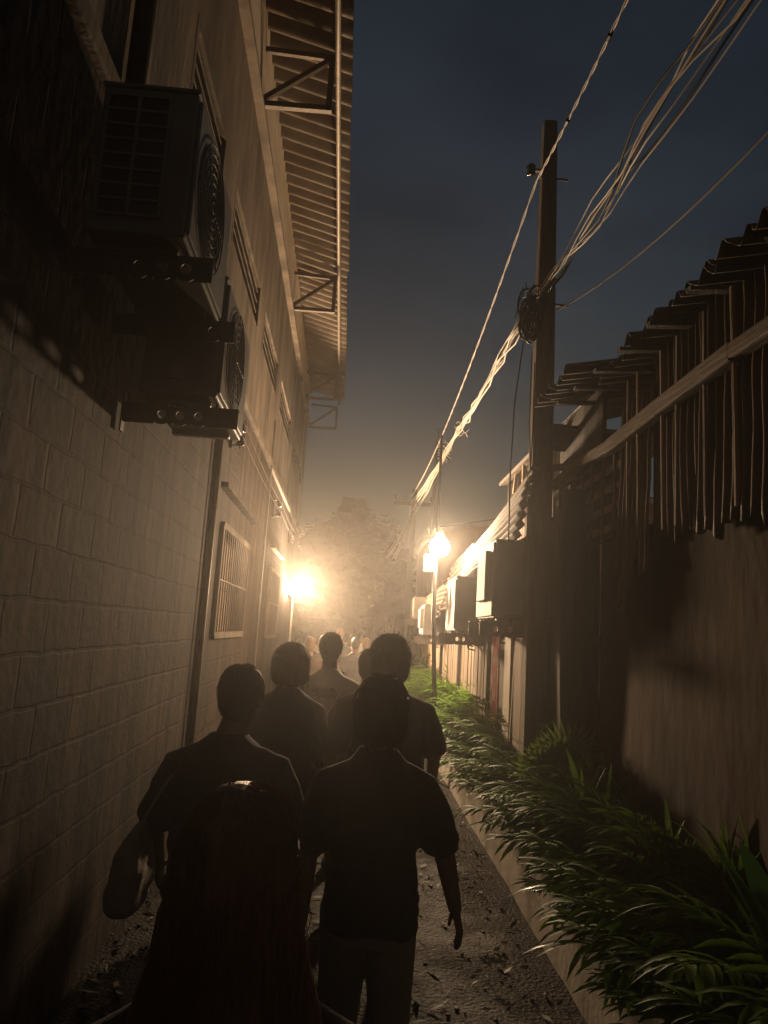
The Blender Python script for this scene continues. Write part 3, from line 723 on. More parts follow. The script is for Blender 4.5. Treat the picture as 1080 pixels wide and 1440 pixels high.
sd = thing('tin_shed', 'shed with bright ribbed tin siding above the fence under the lamp', 'shed', RP(0, 9, 0), AR)
def siding(y0, y1, zb0, zt0, zb1, zt1, waves, name, m, u=-.02, sagk=0.):
    def fn(a, b_):
        y = y0 + (y1 - y0) * b_
        zt = zt0 + (zt1 - zt0) * b_ - sagk * 4 * b_ * (1 - b_); zb = zb0 + (zb1 - zb0) * b_
        return Vector((-u * -1 + .02 * noise.noise(Vector((a * 2, y * 1.2, 3))) - .14 * (1 - a), y - 9, zb + (zt - zb) * a)), Vector((-1, 0, .3)).normalized()
    return corr(fn, waves * 8, 14, waves, .024).build(name, m, sd, smooth=True, solid=.003)
siding(5.75, 9.2, 2.50, 3.18, 2.42, 2.86, 8, 'ribbed_siding', 'tin_pale', sagk=.05)
siding(9.15, 11.4, 2.10, 2.90, 2.10, 2.82, 9, 'ribbed_siding', 'tin_pale', u=-.03)
siding(11.45, 17.5, 2.0, 2.55, 2.0, 2.55, 7, 'ribbed_siding', 'tin_roof', u=-.04)
mb = MB(); mb.box((.12, 2.5, 2.3), (.05, 12, .75)); mb.build('inner_wall', 'wood_dark', sd)
mb = MB()
for y in (6.0, 7.4, 9.15, 11.4, 13.4): mb.box((.07, y - 9, 2.25), (.04, .05, .9))
mb.build('stud', 'wood', sd)
t2 = thing('tin_shed', 'dark ribbed shed with a stepped roof edge set back behind the bright siding', 'shed', (1.9, 8, 0), 0)
def rib_wall(y0, y1, z0, z1a, z1b, nm, x=0., steps=6):
    def fn(a, b_):
        q = math.floor(a * steps) / steps
        zt = z1a + (z1b - z1a) * q; return Vector((x, y0 + (y1 - y0) * a - 8, z0 + (zt - z0) * b_)), (-1, 0, 0)
    nw = round((y1 - y0) / .14)
    return corr(fn, nw * 8, 2, nw, .02).build(nm, 'tin_dark', t2, smooth=True, solid=.003)
rib_wall(6.6, 9.6, 1.8, 3.85, 3.75, 'ribbed_wall', 0)
rib_wall(9.6, 12.5, 1.8, 3.55, 3.3, 'ribbed_wall', .05)
mb = MB(); mb.beam((0, -1.5, 3.85), (1.8, -1.5, 4.4), 1.2, .04, (0, 0, 1)); mb.beam((-.1, .6, 3.78), (1.8, .6, 4.2), 2.2, .04); mb.build('roof_sheet', 'tin_dark', t2)
mb = MB(); mb.beam((-.28, -2.05, 3.52), (-.12, -1.75, 3.16), .09, .05); mb.build('slipped_batten', 'wood_dark', t2)
mb = MB()
for k in range(4): MB().beam((-.12 + .02 * k, -.7 + k * .5, 3.74), (-.08, -.68 + k * .5, 3.2 + .1 * k), .03, .05).build('batten', 'wood', t2)

hs = thing('peach_house', 'peach rendered house with a pitched roof edge behind the lamp post', 'house', (5, 24, 0))
mb = MB(); V = [(-2.6, 0, 0), (5, 0, 0), (5, 0, 6.6), (-2.6, 0, 5.05)]
mb.add(V + [(x, 7, z) for x, _, z in V], [(0, 1, 2, 3), (7, 6, 5, 4), (0, 3, 7, 4), (1, 5, 6, 2), (3, 2, 6, 7)]); mb.build('wall', 'peach', hs)
mb = MB(); mb.beam((-2.9, 3.4, 5.07), (5.2, 3.4, 6.72), 7.6, .10, (0, 0, 1)); mb.build('roof', 'tin_roof', hs)
mb = MB(); mb.beam((-2.85, -.42, 5.0), (5.1, -.42, 6.62), .03, .16, (0, 0, 1)); mb.build('barge_board', 'fascia', hs)
mb = MB(); mb.box((-1.2, -.02, 3.2), (.8, .05, 1.0)); w = mb.build('window', 'wood_dark', hs); MB().box((-1.2, -.03, 2.66), (.95, .12, .07)).build('sill', 'fascia', w)
# low far wall on the right side, past the fence, and one closing the alley
o = MB().box((0, 0, 1.1), (.15, 9, 2.2)).build('far_wall', 'plaster_up', None, bevel=.01); o.location = (2.0, 28, 0); tag(o, 'far plain wall continuing the right side past the fence', 'wall')

# ------------------------------------------------------------------ planter and palms
pk = thing('planter', 'long low pale concrete planter bed edging the right of the path', 'planter', (1.2, 8, 0))
mb = MB(); V = []; F = []; ys_ = [-2 + i * .5 for i in range(41)]
for i, y in enumerate(ys_):
    x = .0 + .014 * noise.noise(Vector((y * .6, 0, 0))); h = .40 + .012 * noise.noise(Vector((y, 3, 0)))
    yl = y - 8
    V += [(x + .0, yl, -.03), (x + .015, yl, h), (x + .13, yl, h), (x + .13, yl, -.03)]
for i in range(len(ys_) - 1):
    for j in range(3): F.append((i * 4 + j, i * 4 + j + 1, i * 4 + 5 + j, i * 4 + 4 + j)[::-1])
F += [(0, 1, 2, 3), tuple(len(V) - 4 + j for j in (3, 2, 1, 0))]
mb.add(V, F); mb.build('kerb', 'concrete', pk, bevel=.012)
mb = MB(); mb.box((.30, 0, .16), (.34, 19.9, .34)); mb.build('soil_bed', 'soil', pk)

def leaf(mb, p, d, l, w, droop, up=Vector((0, 0, 1)), seg=4, fold=.25):
    """arched blade of two half strips"""
    d = d.normalized(); s_ = d.cross(up)
    if s_.length < 1e-3: s_ = Vector((1, 0, 0))
    s_.normalize(); V = []; F = []; q = Vector(p); dd = d.copy()
    for i in range(seg + 1):
        f = i / seg; ww = w * (math.sin(PI * min(1, .12 + .88 * f)) ** .7 if f < 1 else 0.02)
        nrm = s_.cross(dd).normalized()
        V += [q - s_ * ww + nrm * ww * fold, q, q + s_ * ww + nrm * ww * fold]
        q = q + dd * (l / seg); dd = (dd + Vector((0, 0, -droop / seg))).normalized()
    for i in range(seg):
        for j in range(2): F.append((i * 3 + j, i * 3 + j + 1, i * 3 + 4 + j, i * 3 + 3 + j))
    mb.add(V, F)
def frond(mb, st, base, az, lean, L, nl, ll, lw, rnd):
    p = Vector(base); d = Vector((math.cos(az) * math.sin(lean), math.sin(az) * math.sin(lean), math.cos(lean))); P = [p.copy()]; D = [d.copy()]
    n = 10
    for i in range(n):
        p = p + d * (L / n); h = Vector((math.cos(az), math.sin(az), -.5)); d = (d + h * .12).normalized(); P.append(p.copy()); D.append(d.copy())
    st.tube(P, [.006 * (1 - .7 * i / n) + .0012 for i in range(n + 1)], 5)
    side0 = Vector((-math.sin(az), math.cos(az), 0))
    for k in range(nl):
        f = .28 + .72 * k / (nl - 1); i = min(n - 1, int(f * n)); q = P[i].lerp(P[i + 1], f * n - i) if i < n else P[n]
        for sg in (-1, 1):
            dirv = (D[i] * (.55 + .5 * f) + side0 * sg * (1.05 - .55 * f) + Vector((0, 0, rnd.uniform(-.1, .25))))
            leaf(mb, q, dirv, ll * (1 - .45 * abs(f - .45)) * rnd.uniform(.8, 1.15), lw * rnd.uniform(.8, 1.15), rnd.uniform(.5, 1.1), D[i].cross(side0))
def palm(name, seed, label, m, nf, L, ll, lw, group=None, nl=11, lean=(.08, .75)):
    rnd = random.Random(seed); lv, st = MB(), MB()
    for k in range(nf):
        az = k * 2.4 + rnd.uniform(-.4, .4)
        frond(lv, st, (rnd.uniform(-.04, .04), rnd.uniform(-.04, .04), 0), az, rnd.uniform(*lean), L * rnd.uniform(.75, 1.1), nl, ll, lw, rnd)
    t = thing(name, label, 'plant', (0, 0, 0), 0, group)
    lv.build('foliage', m, t, smooth=True); st.build('stems', 'stem', t); return t
def strap(name, seed, label, m, nl, L, w, group=None):
    rnd = random.Random(seed); lv, st = MB(), MB(); t = thing(name, label, 'plant', (0, 0, 0), 0, group)
    for k in range(5):
        b = Vector((rnd.uniform(-.07, .07), rnd.uniform(-.07, .07), 0)); hgt = rnd.uniform(.15, .42); tip = b + Vector((rnd.uniform(-.06, .06), rnd.uniform(-.06, .06), hgt))
        st.tube([b, b.lerp(tip, .5), tip], .006, 5)
        for q in range(nl):
            az = rnd.uniform(0, 6.28); el = rnd.uniform(.15, 1.15); d = Vector((math.cos(az) * math.sin(el), math.sin(az) * math.sin(el), math.cos(el)))
            leaf(lv, b.lerp(tip, rnd.uniform(.5, 1)), d, L * rnd.uniform(.7, 1.2), w * rnd.uniform(.7, 1.25), rnd.uniform(.6, 1.9), seg=5)
    lv.build('foliage', m, t, smooth=True); st.build('stems', 'stem', t); return t
protos = [palm('palm_shrub', 100 + k, 'feathery green palm shrub packed into the hedge in the concrete planter', 'leaf', 14, .72, .20, .0135, 'palm shrubs forming the planter hedge', 14, (.06, .65)) for k in range(3)]
protos += [strap('strap_leaf_plant', 200 + k, 'glossy strap leaved plant with long arching blades packed into the planter hedge', 'leaf', 17, .36, .016, 'strap leaved plants in the planter hedge') for k in range(3)]
rnd = random.Random(17); used = [False] * 6; yy = 1.2
while yy < 17:
    for row in (0, 1, 2):
        x = (1.39, 1.48, 1.60)[row] + rnd.uniform(-.04, .04) + KR * yy * .5; y = yy + rnd.uniform(-.08, .08) + row * .08
        k = rnd.randrange(6); o = copy_tree(protos[k]) if used[k] else protos[k]
        used[k] = True
        o.location = (x, y, .33 + rnd.uniform(-.02, .03)); o.rotation_euler = (rnd.uniform(-.12, .12), rnd.uniform(-.10, .06), rnd.uniform(0, 6.28))
        s = rnd.uniform(.85, 1.12) * (.80, 1.0, 1.15)[row] * (1 + .055 * min(7, max(0, y - 4))); o.scale = (s, s, s * rnd.uniform(.92, 1.12))
    yy += .165 if yy < 9.5 else .28
# odd plants
def fan_palm(loc, label):
    t = thing('fan_palm', label, 'plant', loc); lv, st = MB(), MB(); rnd = random.Random(8)
    for k in range(4):
        az = -PI / 2 + (k - 1.5) * .6; c = Vector((math.cos(az) * .12, math.sin(az) * .12, .48 + .05 * k)); st.tube([(0, 0, 0), c * .6 + Vector((0, 0, .05)), c], .006, 6)
        for j in range(15):
            a = -1.5 + 3.0 * j / 14
            d = Vector((math.sin(a), -.35 + .1 * k, math.cos(a) * .9 + .1)); leaf(lv, c, d, .26, .012, .25, Vector((0, -1, .2)), 4, .3)
    lv.build('foliage', 'leaf_b', t, smooth=True); st.build('stems', 'stem', t)
fan_palm((1.40, 5.25, .36), 'yellow green fan palm spreading at the foot of the utility pole')
o = palm('palm_shrub', 301, 'larger yellowish palm with long drooping leaves in the nearer hedge', 'leaf_b', 6, .55, .36, .016, None, 8, (.2, .7)); o.location = (1.42, 3.3, .38)
def broad(loc, label):
    t = thing('broadleaf_plant', label, 'plant', loc); lv, st = MB(), MB(); rnd = random.Random(5)
    for k in range(7):
        az = k * 2.4; d = Vector((math.cos(az) * .45, math.sin(az) * .45, 1)); c = d * .25; st.tube([(0, 0, 0), c], .006, 6); leaf(lv, c, d, .34, .05, .5, seg=7)
    lv.build('foliage', 'leaf_broad', t, smooth=True); st.build('stems', 'stem', t)
broad((1.48, 2.45, .55), 'glossy broad leaved plant at the near end of the hedge')

# ------------------------------------------------------------------ trees at the end of the alley
def tree(loc, h, r, label, seed, nleaf=5200, ls=.17):
    rnd = random.Random(seed); t = thing('tree', label, 'tree', loc)
    tr = MB(); tr.tube([(0, 0, -.1), (.1, 0, h * .25), (.0, .1, h * .5), (.1, 0, h * .75)], [.24, .18, .13, .05], 10)
    cl = []
    for k in range(26):
        a = rnd.uniform(0, 2 * PI); rr = r * math.sqrt(rnd.random()) * .85; z = h * (.22 + .68 * rnd.random()); rr *= math.sqrt(max(.15, 1 - ((z / h - .45) / .6) ** 2))
        c = Vector((rr * math.cos(a), rr * math.sin(a), z)); cl.append((c, rnd.uniform(.5, .85) * r * .6))
        tr.tube([(.0, .0, h * .25 + rnd.random() * h * .2), c * .55 + Vector((0, 0, h * .2)), c], [.07, .04, .015], 6)
    tr.build('trunk', 'bark', t)
    lv = MB()
    for c, q in cl:
        o0 = len(lv.v); lv.ball(c, (q * .88, q * .88, q * .78), None, 14, 9)
        for i in range(o0, len(lv.v)):
            p = Vector(lv.v[i]); lv.v[i] = tuple(p + (p - c) * .9 * noise.noise(p * 2.2 + Vector((seed, 0, 0))))
    for i in range(nleaf):
        c, q = cl[i % len(cl)]
        d = Vector((rnd.gauss(0, 1), rnd.gauss(0, 1), rnd.gauss(0, .8))).normalized(); p = c + d * q * rnd.random() ** .3
        R = Matrix.Rotation(rnd.uniform(0, 6.3), 3, 'Z') @ Matrix.Rotation(rnd.uniform(-1.2, 1.2), 3, 'X'); s = ls * rnd.uniform(.6, 1.2)
        lv.add([p + R @ Vector(v) for v in ((-s * .5, 0, 0), (0, -s * .28, 0), (s * .6, 0, .02), (0, s * .28, 0))], [(0, 1, 2, 3)])
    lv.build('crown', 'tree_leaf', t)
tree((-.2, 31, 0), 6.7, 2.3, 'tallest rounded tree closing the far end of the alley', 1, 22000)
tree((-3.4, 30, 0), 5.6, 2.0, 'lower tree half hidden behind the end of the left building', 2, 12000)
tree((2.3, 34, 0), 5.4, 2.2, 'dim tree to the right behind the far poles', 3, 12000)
tree((.95, 20.5, 0), 2.6, .85, 'small bushy tree by the far end of the fence', 4, 2500, .12)
tree((-6.5, 36, 0), 6.2, 2.6, 'tree farthest to the left behind the block building', 6, 5000)
tree((6.5, 40, 0), 6.0, 2.8, 'tree far behind the peach house', 7, 4000)
o = MB().box((0, 0, 1.2), (26, .2, 2.4)).build('boundary_wall', 'plaster_up', None, bevel=.01); o.location = (0, 38, 0); tag(o, 'hazy boundary wall crossing behind the trees at the far end', 'wall')

# ------------------------------------------------------------------ people
def remesh(mb, name, voxel, m, parent, fold=0., seed=0, smooth=2, vert=False):
    me = bpy.data.meshes.new(name); me.from_pydata(mb.v, [], mb.f); me.update()
    bm = bmesh.new(); bm.from_mesh(me); bmesh.ops.recalc_face_normals(bm, faces=bm.faces); bm.to_mesh(me); bm.free()
    o = bpy.data.objects.new(name, me); COL.objects.link(o)
    r = o.modifiers.new('r', 'REMESH'); r.mode = 'VOXEL'; r.voxel_size = voxel
    s = o.modifiers.new('s', 'SMOOTH'); s.iterations = smooth; s.factor = .5
    dg = bpy.context.evaluated_depsgraph_get(); dg.update()
    m2 = bpy.data.meshes.new_from_object(o.evaluated_get(dg)); o.modifiers.clear(); o.data = m2; bpy.data.meshes.remove(me)
    m2.name = name
    if fold:
        nr = [v.normal.copy() for v in m2.vertices]
        for v, n_ in zip(m2.vertices, nr):
            p = v.co
            if vert: h = noise.noise(Vector((p.x * 16, p.y * 16, p.z * 2.5 + seed)))
            else:
                wz = Vector((p.x * 7 + p.z * 4 * (1 if p.x > 0 else -1), p.y * 5, p.z * 7 + seed)); ab = abs(noise.noise(wz)); ab2 = abs(noise.noise(wz * 2.1 + Vector((5, 0, 0))))
                k_ = min(1, max(.25, (1.36 - p.z) * 2.6)); h = k_ * (1.7 * ab + .8 * ab2 - .5) + .35 * noise.noise(p * 9 + Vector((0, 0, seed)))
            v.co = p + n_ * fold * h
    m2.materials.clear(); m2.materials.append(M[m])
    m2.polygons.foreach_set('use_smooth', [True] * len(m2.polygons))
    o.parent = parent; return o

def hand(mb, wr, dirv, side, curl=.35, s=1.):
    d = Vector(dirv).normalized(); lat = Vector((0, 1, 0)); lat = (lat - d * lat.dot(d)).normalized(); pal = d.cross(lat) * side   # lat = thumb side (forward), pal = toward the thigh
    w = Vector(wr); a = w + d * .085 * s
    for k in (-1.2, -.4, .4, 1.2): mb.limb([w + lat * k * .012 * s, a + lat * k * .019 * s], [.016 * s, .0135 * s], 8)
    for k, l in ((1.25, .068), (.42, .078), (-.42, .072), (-1.25, .056)):
        b0 = a + lat * k * .0205 * s; b1 = b0 + (d + pal * curl * .5).normalized() * l * .45 * s; b2 = b1 + (d + pal * curl * 1.3).normalized() * l * .32 * s; b3 = b2 + (d + pal * curl * 2.2).normalized() * l * .23 * s
        mb.limb([b0, b1, b2, b3], [.0092 * s, .0086 * s, .0080 * s, .007 * s], 8)
    b0 = w + d * .025 * s + lat * .018 * s; b1 = b0 + (d * .7 + lat * .7 + pal * .3).normalized() * .042 * s; b2 = b1 + (d + lat * .3 + pal * .4).normalized() * .03 * s; b3 = b2 + (d + pal * .4).normalized() * .02 * s
    mb.limb([b0, b1, b2, b3], [.014 * s, .0105 * s, .0095 * s, .008 * s], 8)

def person(label, x, y, h, rz=0., shirt='black_tee', pants='denim', legs='long', hair='short', hmat='hair', skin='skin', vox=.02, bulk=1., ph=0.,
           sleeve=.52, hem=.80, head_turn=0., head_dx=0., elbowL=None, wristL=None, elbowR=None, wristR=None, group=None, seed=0, hairw=1., loose=1.):
    s = h / 1.66
    t = thing('person', label, 'person', (x, y, 0), rz, group)
    fine = vox < .012
    body = MB(); sh_, pt = MB(), MB(); sw = bulk
    tors = [(0, 0, .80, .150 * sw, .105), (0, 0, .90, .158 * sw, .112), (0, .004, 1.02, .138 * sw, .100), (0, .006, 1.16, .150 * sw, .108), (0, 0, 1.25, .165 * sw, .108), (0, -.004, 1.305, .150 * sw, .092), (0, -.002, 1.35, .10 * sw, .072), (0, .004, 1.40, .058, .056)]
    body.loft(tors, 28, 2.3)
    body.limb([(0, .0, 1.37), (head_dx * .5, .012, 1.43), (head_dx, .02, 1.50)], [.066, .060, .060])
    # head
    RH = Matrix.Rotation(head_turn, 3, 'Z'); hc = Vector((head_dx, .025, 1.545))
    def H(v): return hc + RH @ Vector(v)
    body.ball(H((0, -.012, .02)), (.074, .092, .098), RH, 20, 14)
    body.loft([(*H((0, yy_, zz)), a, b_) for yy_, zz, a, b_ in ((.035, -.108, .026, .026), (.030, -.098, .042, .046), (.022, -.07, .056, .062), (.01, -.03, .066, .078), (.0, .02, .070, .086))], 18)
    body.limb([H((0, .088, .018)), H((0, .104, -.012)), H((0, .108, -.022))], [.011, .013, .014], 8)
    body.limb([H((-.022, .083, -.056)), H((0, .089, -.056)), H((.022, .083, -.056))], [.008, .0095, .008], 8)
    for q in (-1, 1):
        body.ball(H((q * .030, .076, .015)), .0125, None, 10, 8)
        body.ball(H((q * .076, -.004, -.006)), (.013, .021, .031), RH @ Matrix.Rotation(q * .35, 3, 'Z'), 10, 8)
    # arms
    swing = .10 * math.sin(ph)
    eL = Vector(elbowL or (-.245 * sw, -.02 - swing, 1.075)); wL = Vector(wristL or (-.255 * sw, .04 - swing * 2.2, .84))
    eR = Vector(elbowR or (.245 * sw, -.02 + swing, 1.075)); wR = Vector(wristR or (.255 * sw, .04 + swing * 2.2, .84))
    for q, e, w in ((-1, eL, wL), (1, eR, wR)):
        sj = Vector((q * .168 * sw, -.002, 1.262))
        body.limb([sj, sj.lerp(e, .35), e, e.lerp(w, .3), w], [.052, .047, .038, .037, .026], 12)
        if fine: hand(body, w, w - e, -q)
        else: body.limb([w, w + (w - e).normalized() * .08, w + (w - e).normalized() * .15 + Vector((0, .01, 0))], [.026, .034, .018], 8); body.limb([w + Vector((0, .02, -.03)), w + Vector((0, .045, -.08))], [.012, .009], 6)
        k = sleeve; tip = sj.lerp(e, min(1, k * 1.6)) if k * 1.6 <= 1 else e.lerp(w, (k * 1.6 - 1))
        pts = [Vector((q * .09 * sw, 0, 1.322)), sj + Vector((q * .004, 0, .008)), sj.lerp(tip, .5) + Vector((q * .006, 0, 0)), tip]
        rl = .060 + .012 * loose
        sh_.limb(pts[:-1] + [tip], [.048, rl, rl, rl + .002] if k < .8 else [.055, rl, .056, .042], 14)
    zh = hem
    sh_.loft([(0, 0, zh, .170 * sw * loose, .128 * loose), (0, 0, zh + .02, .176 * sw * loose, .132 * loose), (0, .0, (zh + 1.02) / 2, .172 * sw * loose, .128 * loose), (0, .004, 1.02, .164 * sw * loose, .122 * loose), (0, .004, 1.16, .170 * sw, .126), (0, 0, 1.25, .180 * sw, .122), (0, -.002, 1.305, .162 * sw, .104), (0, -.002, 1.352, .122 * sw, .088), (0, .0, 1.385, .088, .076), (0, .004, 1.41, .070, .068)], 30, 2.4)
    # legs
    st = .16 * math.cos(ph) if ph else .10
    for q in (-1, 1):
        f = st * q; hp = Vector((q * .082 * sw, 0, .85)); kn = Vector((q * .088, f * .55 + .02, .475)); an = Vector((q * .085, f * 1.0 - (.05 if f < 0 else 0), .10 if f > 0 else .13))
        body.limb([hp, hp.lerp(kn, .5), kn, kn.lerp(an, .35) - Vector((0, .015, 0)), an], [.082, .068, .052, .052, .034], 14)
        toe = an + Vector((q * .012, .15, -.055 if f > 0 else -.075)); heel = an + Vector((0, -.035, -.06))
        body.limb([heel, an + Vector((0, .05, -.055)), toe], [.036, .036, .028], 10)
        so = MB(); so.limb([heel + Vector((0, 0, -.004)), an + Vector((0, .06, -.058)), toe + Vector((0, .012, -.002))], [.046, .045, .038], 12)
        if y < 7: remesh(so, 'shoe', max(vox, .012), 'shoe', t)
        if legs == 'long': pt.limb([hp, hp.lerp(kn, .5), kn, kn.lerp(an, .5), an + Vector((0, -.005, .0))], [.100, .086, .074, .068, .062], 16)
        elif legs == 'shorts': pt.limb([hp, hp.lerp(kn, .5), hp.lerp(kn, .92)], [.100, .092, .088], 16)
    if legs in ('long', 'shorts'):
        pt.loft([(0, 0, .76, .160 * sw, .115), (0, 0, .84, .168 * sw, .122), (0, 0, .95, .160 * sw, .117), (0, 0, 1.03, .148 * sw, .110)], 26, 2.2)
    else:
        pt.loft([(0, 0, .52, .215, .17), (0, 0, .60, .20, .16), (0, 0, .84, .172 * sw, .125), (0, 0, 1.03, .148 * sw, .110)], 26, 2.1)
    remesh(body, 'body', vox * .75 if fine else vox, skin, t, smooth=3)
    remesh(sh_, 'shirt', vox * 1.1, shirt, t, .017, seed, 4)
    remesh(pt, 'skirt' if legs == 'skirt' else 'trousers' if legs == 'long' else 'shorts', vox * 1.3, pants, t, .008, seed + 9, 3, True)
    # hair
    hb = MB(); hw = hairw; strands = []
    rr = random.Random(seed + 77)
    if hair in ('short', 'bob', 'long', 'bun', 'cap'):
        hb.ball(H((0, -.020, .030)), (.084 * hw, .096, .102), RH, 20, 14)
        hb.ball(H((0, -.045, -.012)), (.075 * hw, .062, .085), RH, 18, 12)
    if hair == 'bob':
        hb.loft([(*H((0, -.035, zz)), a * hw, b_) for zz, a, b_ in ((-.125, .074, .052), (-.10, .094, .068), (-.05, .102, .080), (.02, .102, .088), (.08, .084, .078), (.115, .048, .05))], 22)
    if hair == 'long':
        hb.loft([(*H((0, yy_, zz)), a * hw, b_) for yy_, zz, a, b_ in ((-.15, -.60, .13, .022), (-.15, -.52, .185, .034), (-.14, -.38, .180, .045), (-.11, -.24, .150, .058), (-.06, -.12, .116, .078), (-.035, -.04, .100, .088), (-.025, .03, .094, .096), (-.022, .085, .074, .085), (-.02, .125, .035, .045))], 26)
    if hair == 'bun': hb.ball(H((0, -.10, .085)), (.045, .042, .042), None, 14, 10)
    hb_o = remesh(hb, 'hair' if hair != 'cap' else 'cap', max(.006, vox * .7), hmat, t, .012 if hair == 'long' else .008, seed + 3, 2, True)
    if hair == 'cap':
        br = MB(); br.box(H((0, .12, .035)), (.13, .11, .012), RH); br.build('cap_brim', hmat, hb_o, bevel=.004)
    if y < 7 and hair != 'cap':
        sb = MB(); ns = {'long': 2200, 'bob': 800}.get(hair, 600)
        for i in range(ns):
            az = rr.uniform(0, 2 * PI); el = math.acos(rr.uniform(-.25 if hair != 'long' else .0, 1.)); fl = rr.random() < .13 and hair != 'long'
            dv = Vector((math.sin(el) * math.cos(az), math.sin(el) * math.sin(az), math.cos(el)))
            if dv.y > .45 and dv.z < .4: continue
            p = H((dv.x * .083 * hw, -.020 + dv.y * .095, .030 + dv.z * .102)); P = [p]
            lg = {'long': rr.uniform(.4, .68), 'bob': rr.uniform(.10, .2)}.get(hair, rr.uniform(.03, .055)) * (1. if not fl else .6); nseg = 16 if hair == 'long' else 8 if hair == 'bob' else 4
            dn = Vector((0, -.35, -1)); tg = dn - dv * dn.dot(dv); tg = tg.normalized() if tg.length > .05 else Vector((rr.uniform(-1, 1), -1, 0)).normalized()
            d = (tg + dv * (.05 if not fl else rr.uniform(.1, .45)) + Vector((rr.uniform(-.15, .15), rr.uniform(-.15, .15), rr.uniform(-.1, .1)))).normalized()
            for k in range(nseg):
                p = p + d * lg / nseg; d = (d + Vector((rr.uniform(-.08, .08), -.02, (-.4 if hair != 'short' else -.55) if not fl else -.3))).normalized()
                q = RH.inverted() @ (p - hc) - Vector((0, -.020, .030))
                if q.z > -.06 and not fl:
                    e_ = math.sqrt((q.x / ((.104 if hair == 'bob' else .090) * hw)) ** 2 + (q.y / .102) ** 2 + (q.z / .108) ** 2)
                    if e_ > 1: p = hc + RH @ (q / e_ + Vector((0, -.020, .030)))
                if hair != 'short':
                    q = RH.inverted() @ (p - hc); lim = .098 * hw + (.012 if not fl else .02)
                    if q.z < .05:
                        back = -.125 if hair == 'long' and q.z < -.15 else -.105
                        wx = ((.112 + min(.075, max(0, -q.z - .1) * .24)) * .94 * hw if q.z < -.1 else lim + (.108 - .098) * 0) if hair == 'long' else lim
                        q.x = max(-wx, min(wx, q.x)); q.y = min(q.y, -.02 if abs(q.x) < .07 else .04)
                        if abs(q.x) < wx * .8: q.y = min(q.y, back + (.0 if not fl else -.01) - .012 * rr.random())
                        p = hc + RH @ q
                P.append(p + Vector((.006 * math.sin(k * 1.3 + az * 3), 0, 0)) if hair == 'long' else p)
            sb.tube(P, [max(.0009, .0005 * y) * (1 - .6 * k / nseg) for k in range(nseg + 1)], 3, False)
        sb.build('loose_strands', hmat, hb_o)
    t.scale = (s, s, s); return t

person('woman closest to the camera, long straight brown hair over a dark top', -.145, 1.15, 1.50, .06, 'black_tee', 'denim', 'long', 'long', 'hair_b', vox=.009, ph=.6, seed=1, hairw=1.05, sleeve=1.1, bulk=.93)
person('man in charcoal tee on the left with a tan tote bag at his side', -.445, 2.9, 1.58, -.02, 'dark_tee', 'denim', 'long', 'short', 'hair', vox=.0095, ph=1.0, seed=2, hairw=1.06, bulk=1.08, head_dx=.03, head_turn=-.25,
       elbowL=(-.255, -.03, 1.07), wristL=(-.26, .12, .87), loose=1.06)
person('person with nape length hair in loose black tee and pale trousers, right arm hanging', .11, 2.7, 1.585, 0., 'black_tee', 'khaki', 'long', 'bob', 'hair', vox=.0085, ph=2.4, seed=3, bulk=.94, hem=.80, hairw=1.03,
       elbowR=(.250, -.03, 1.08), wristR=(.31, .03, .86), loose=1.05)
person('tall full haired person in black tee, just ahead of the one in pale trousers', .20, 4.15, 1.72, .03, 'black_tee', 'denim', 'long', 'bob', 'hair', vox=.014, ph=1.3, seed=4, hairw=1.08, bulk=1.12, loose=1.08)
person('woman with a rounded bob in dark long sleeved top and dark skirt', -.37, 4.5, 1.635, .1, 'navy', 'shorts', 'skirt', 'bob', 'hair', vox=.014, ph=.8, seed=5, hairw=1.15, sleeve=.95, bulk=.98)
person('man in white tee with dark print on the back and dark shorts', -.18, 5.8, 1.70, 0., 'print_tee', 'shorts', 'shorts', 'short', 'hair', vox=.015, ph=1.9, seed=6, hem=.985, bulk=1.02)
person('person in a dark cap half hidden to the left of the tall black tee walker', .115, 5.0, 1.62, -.3, 'navy', 'denim', 'long', 'cap', 'hair', vox=.018, ph=.5, seed=7)
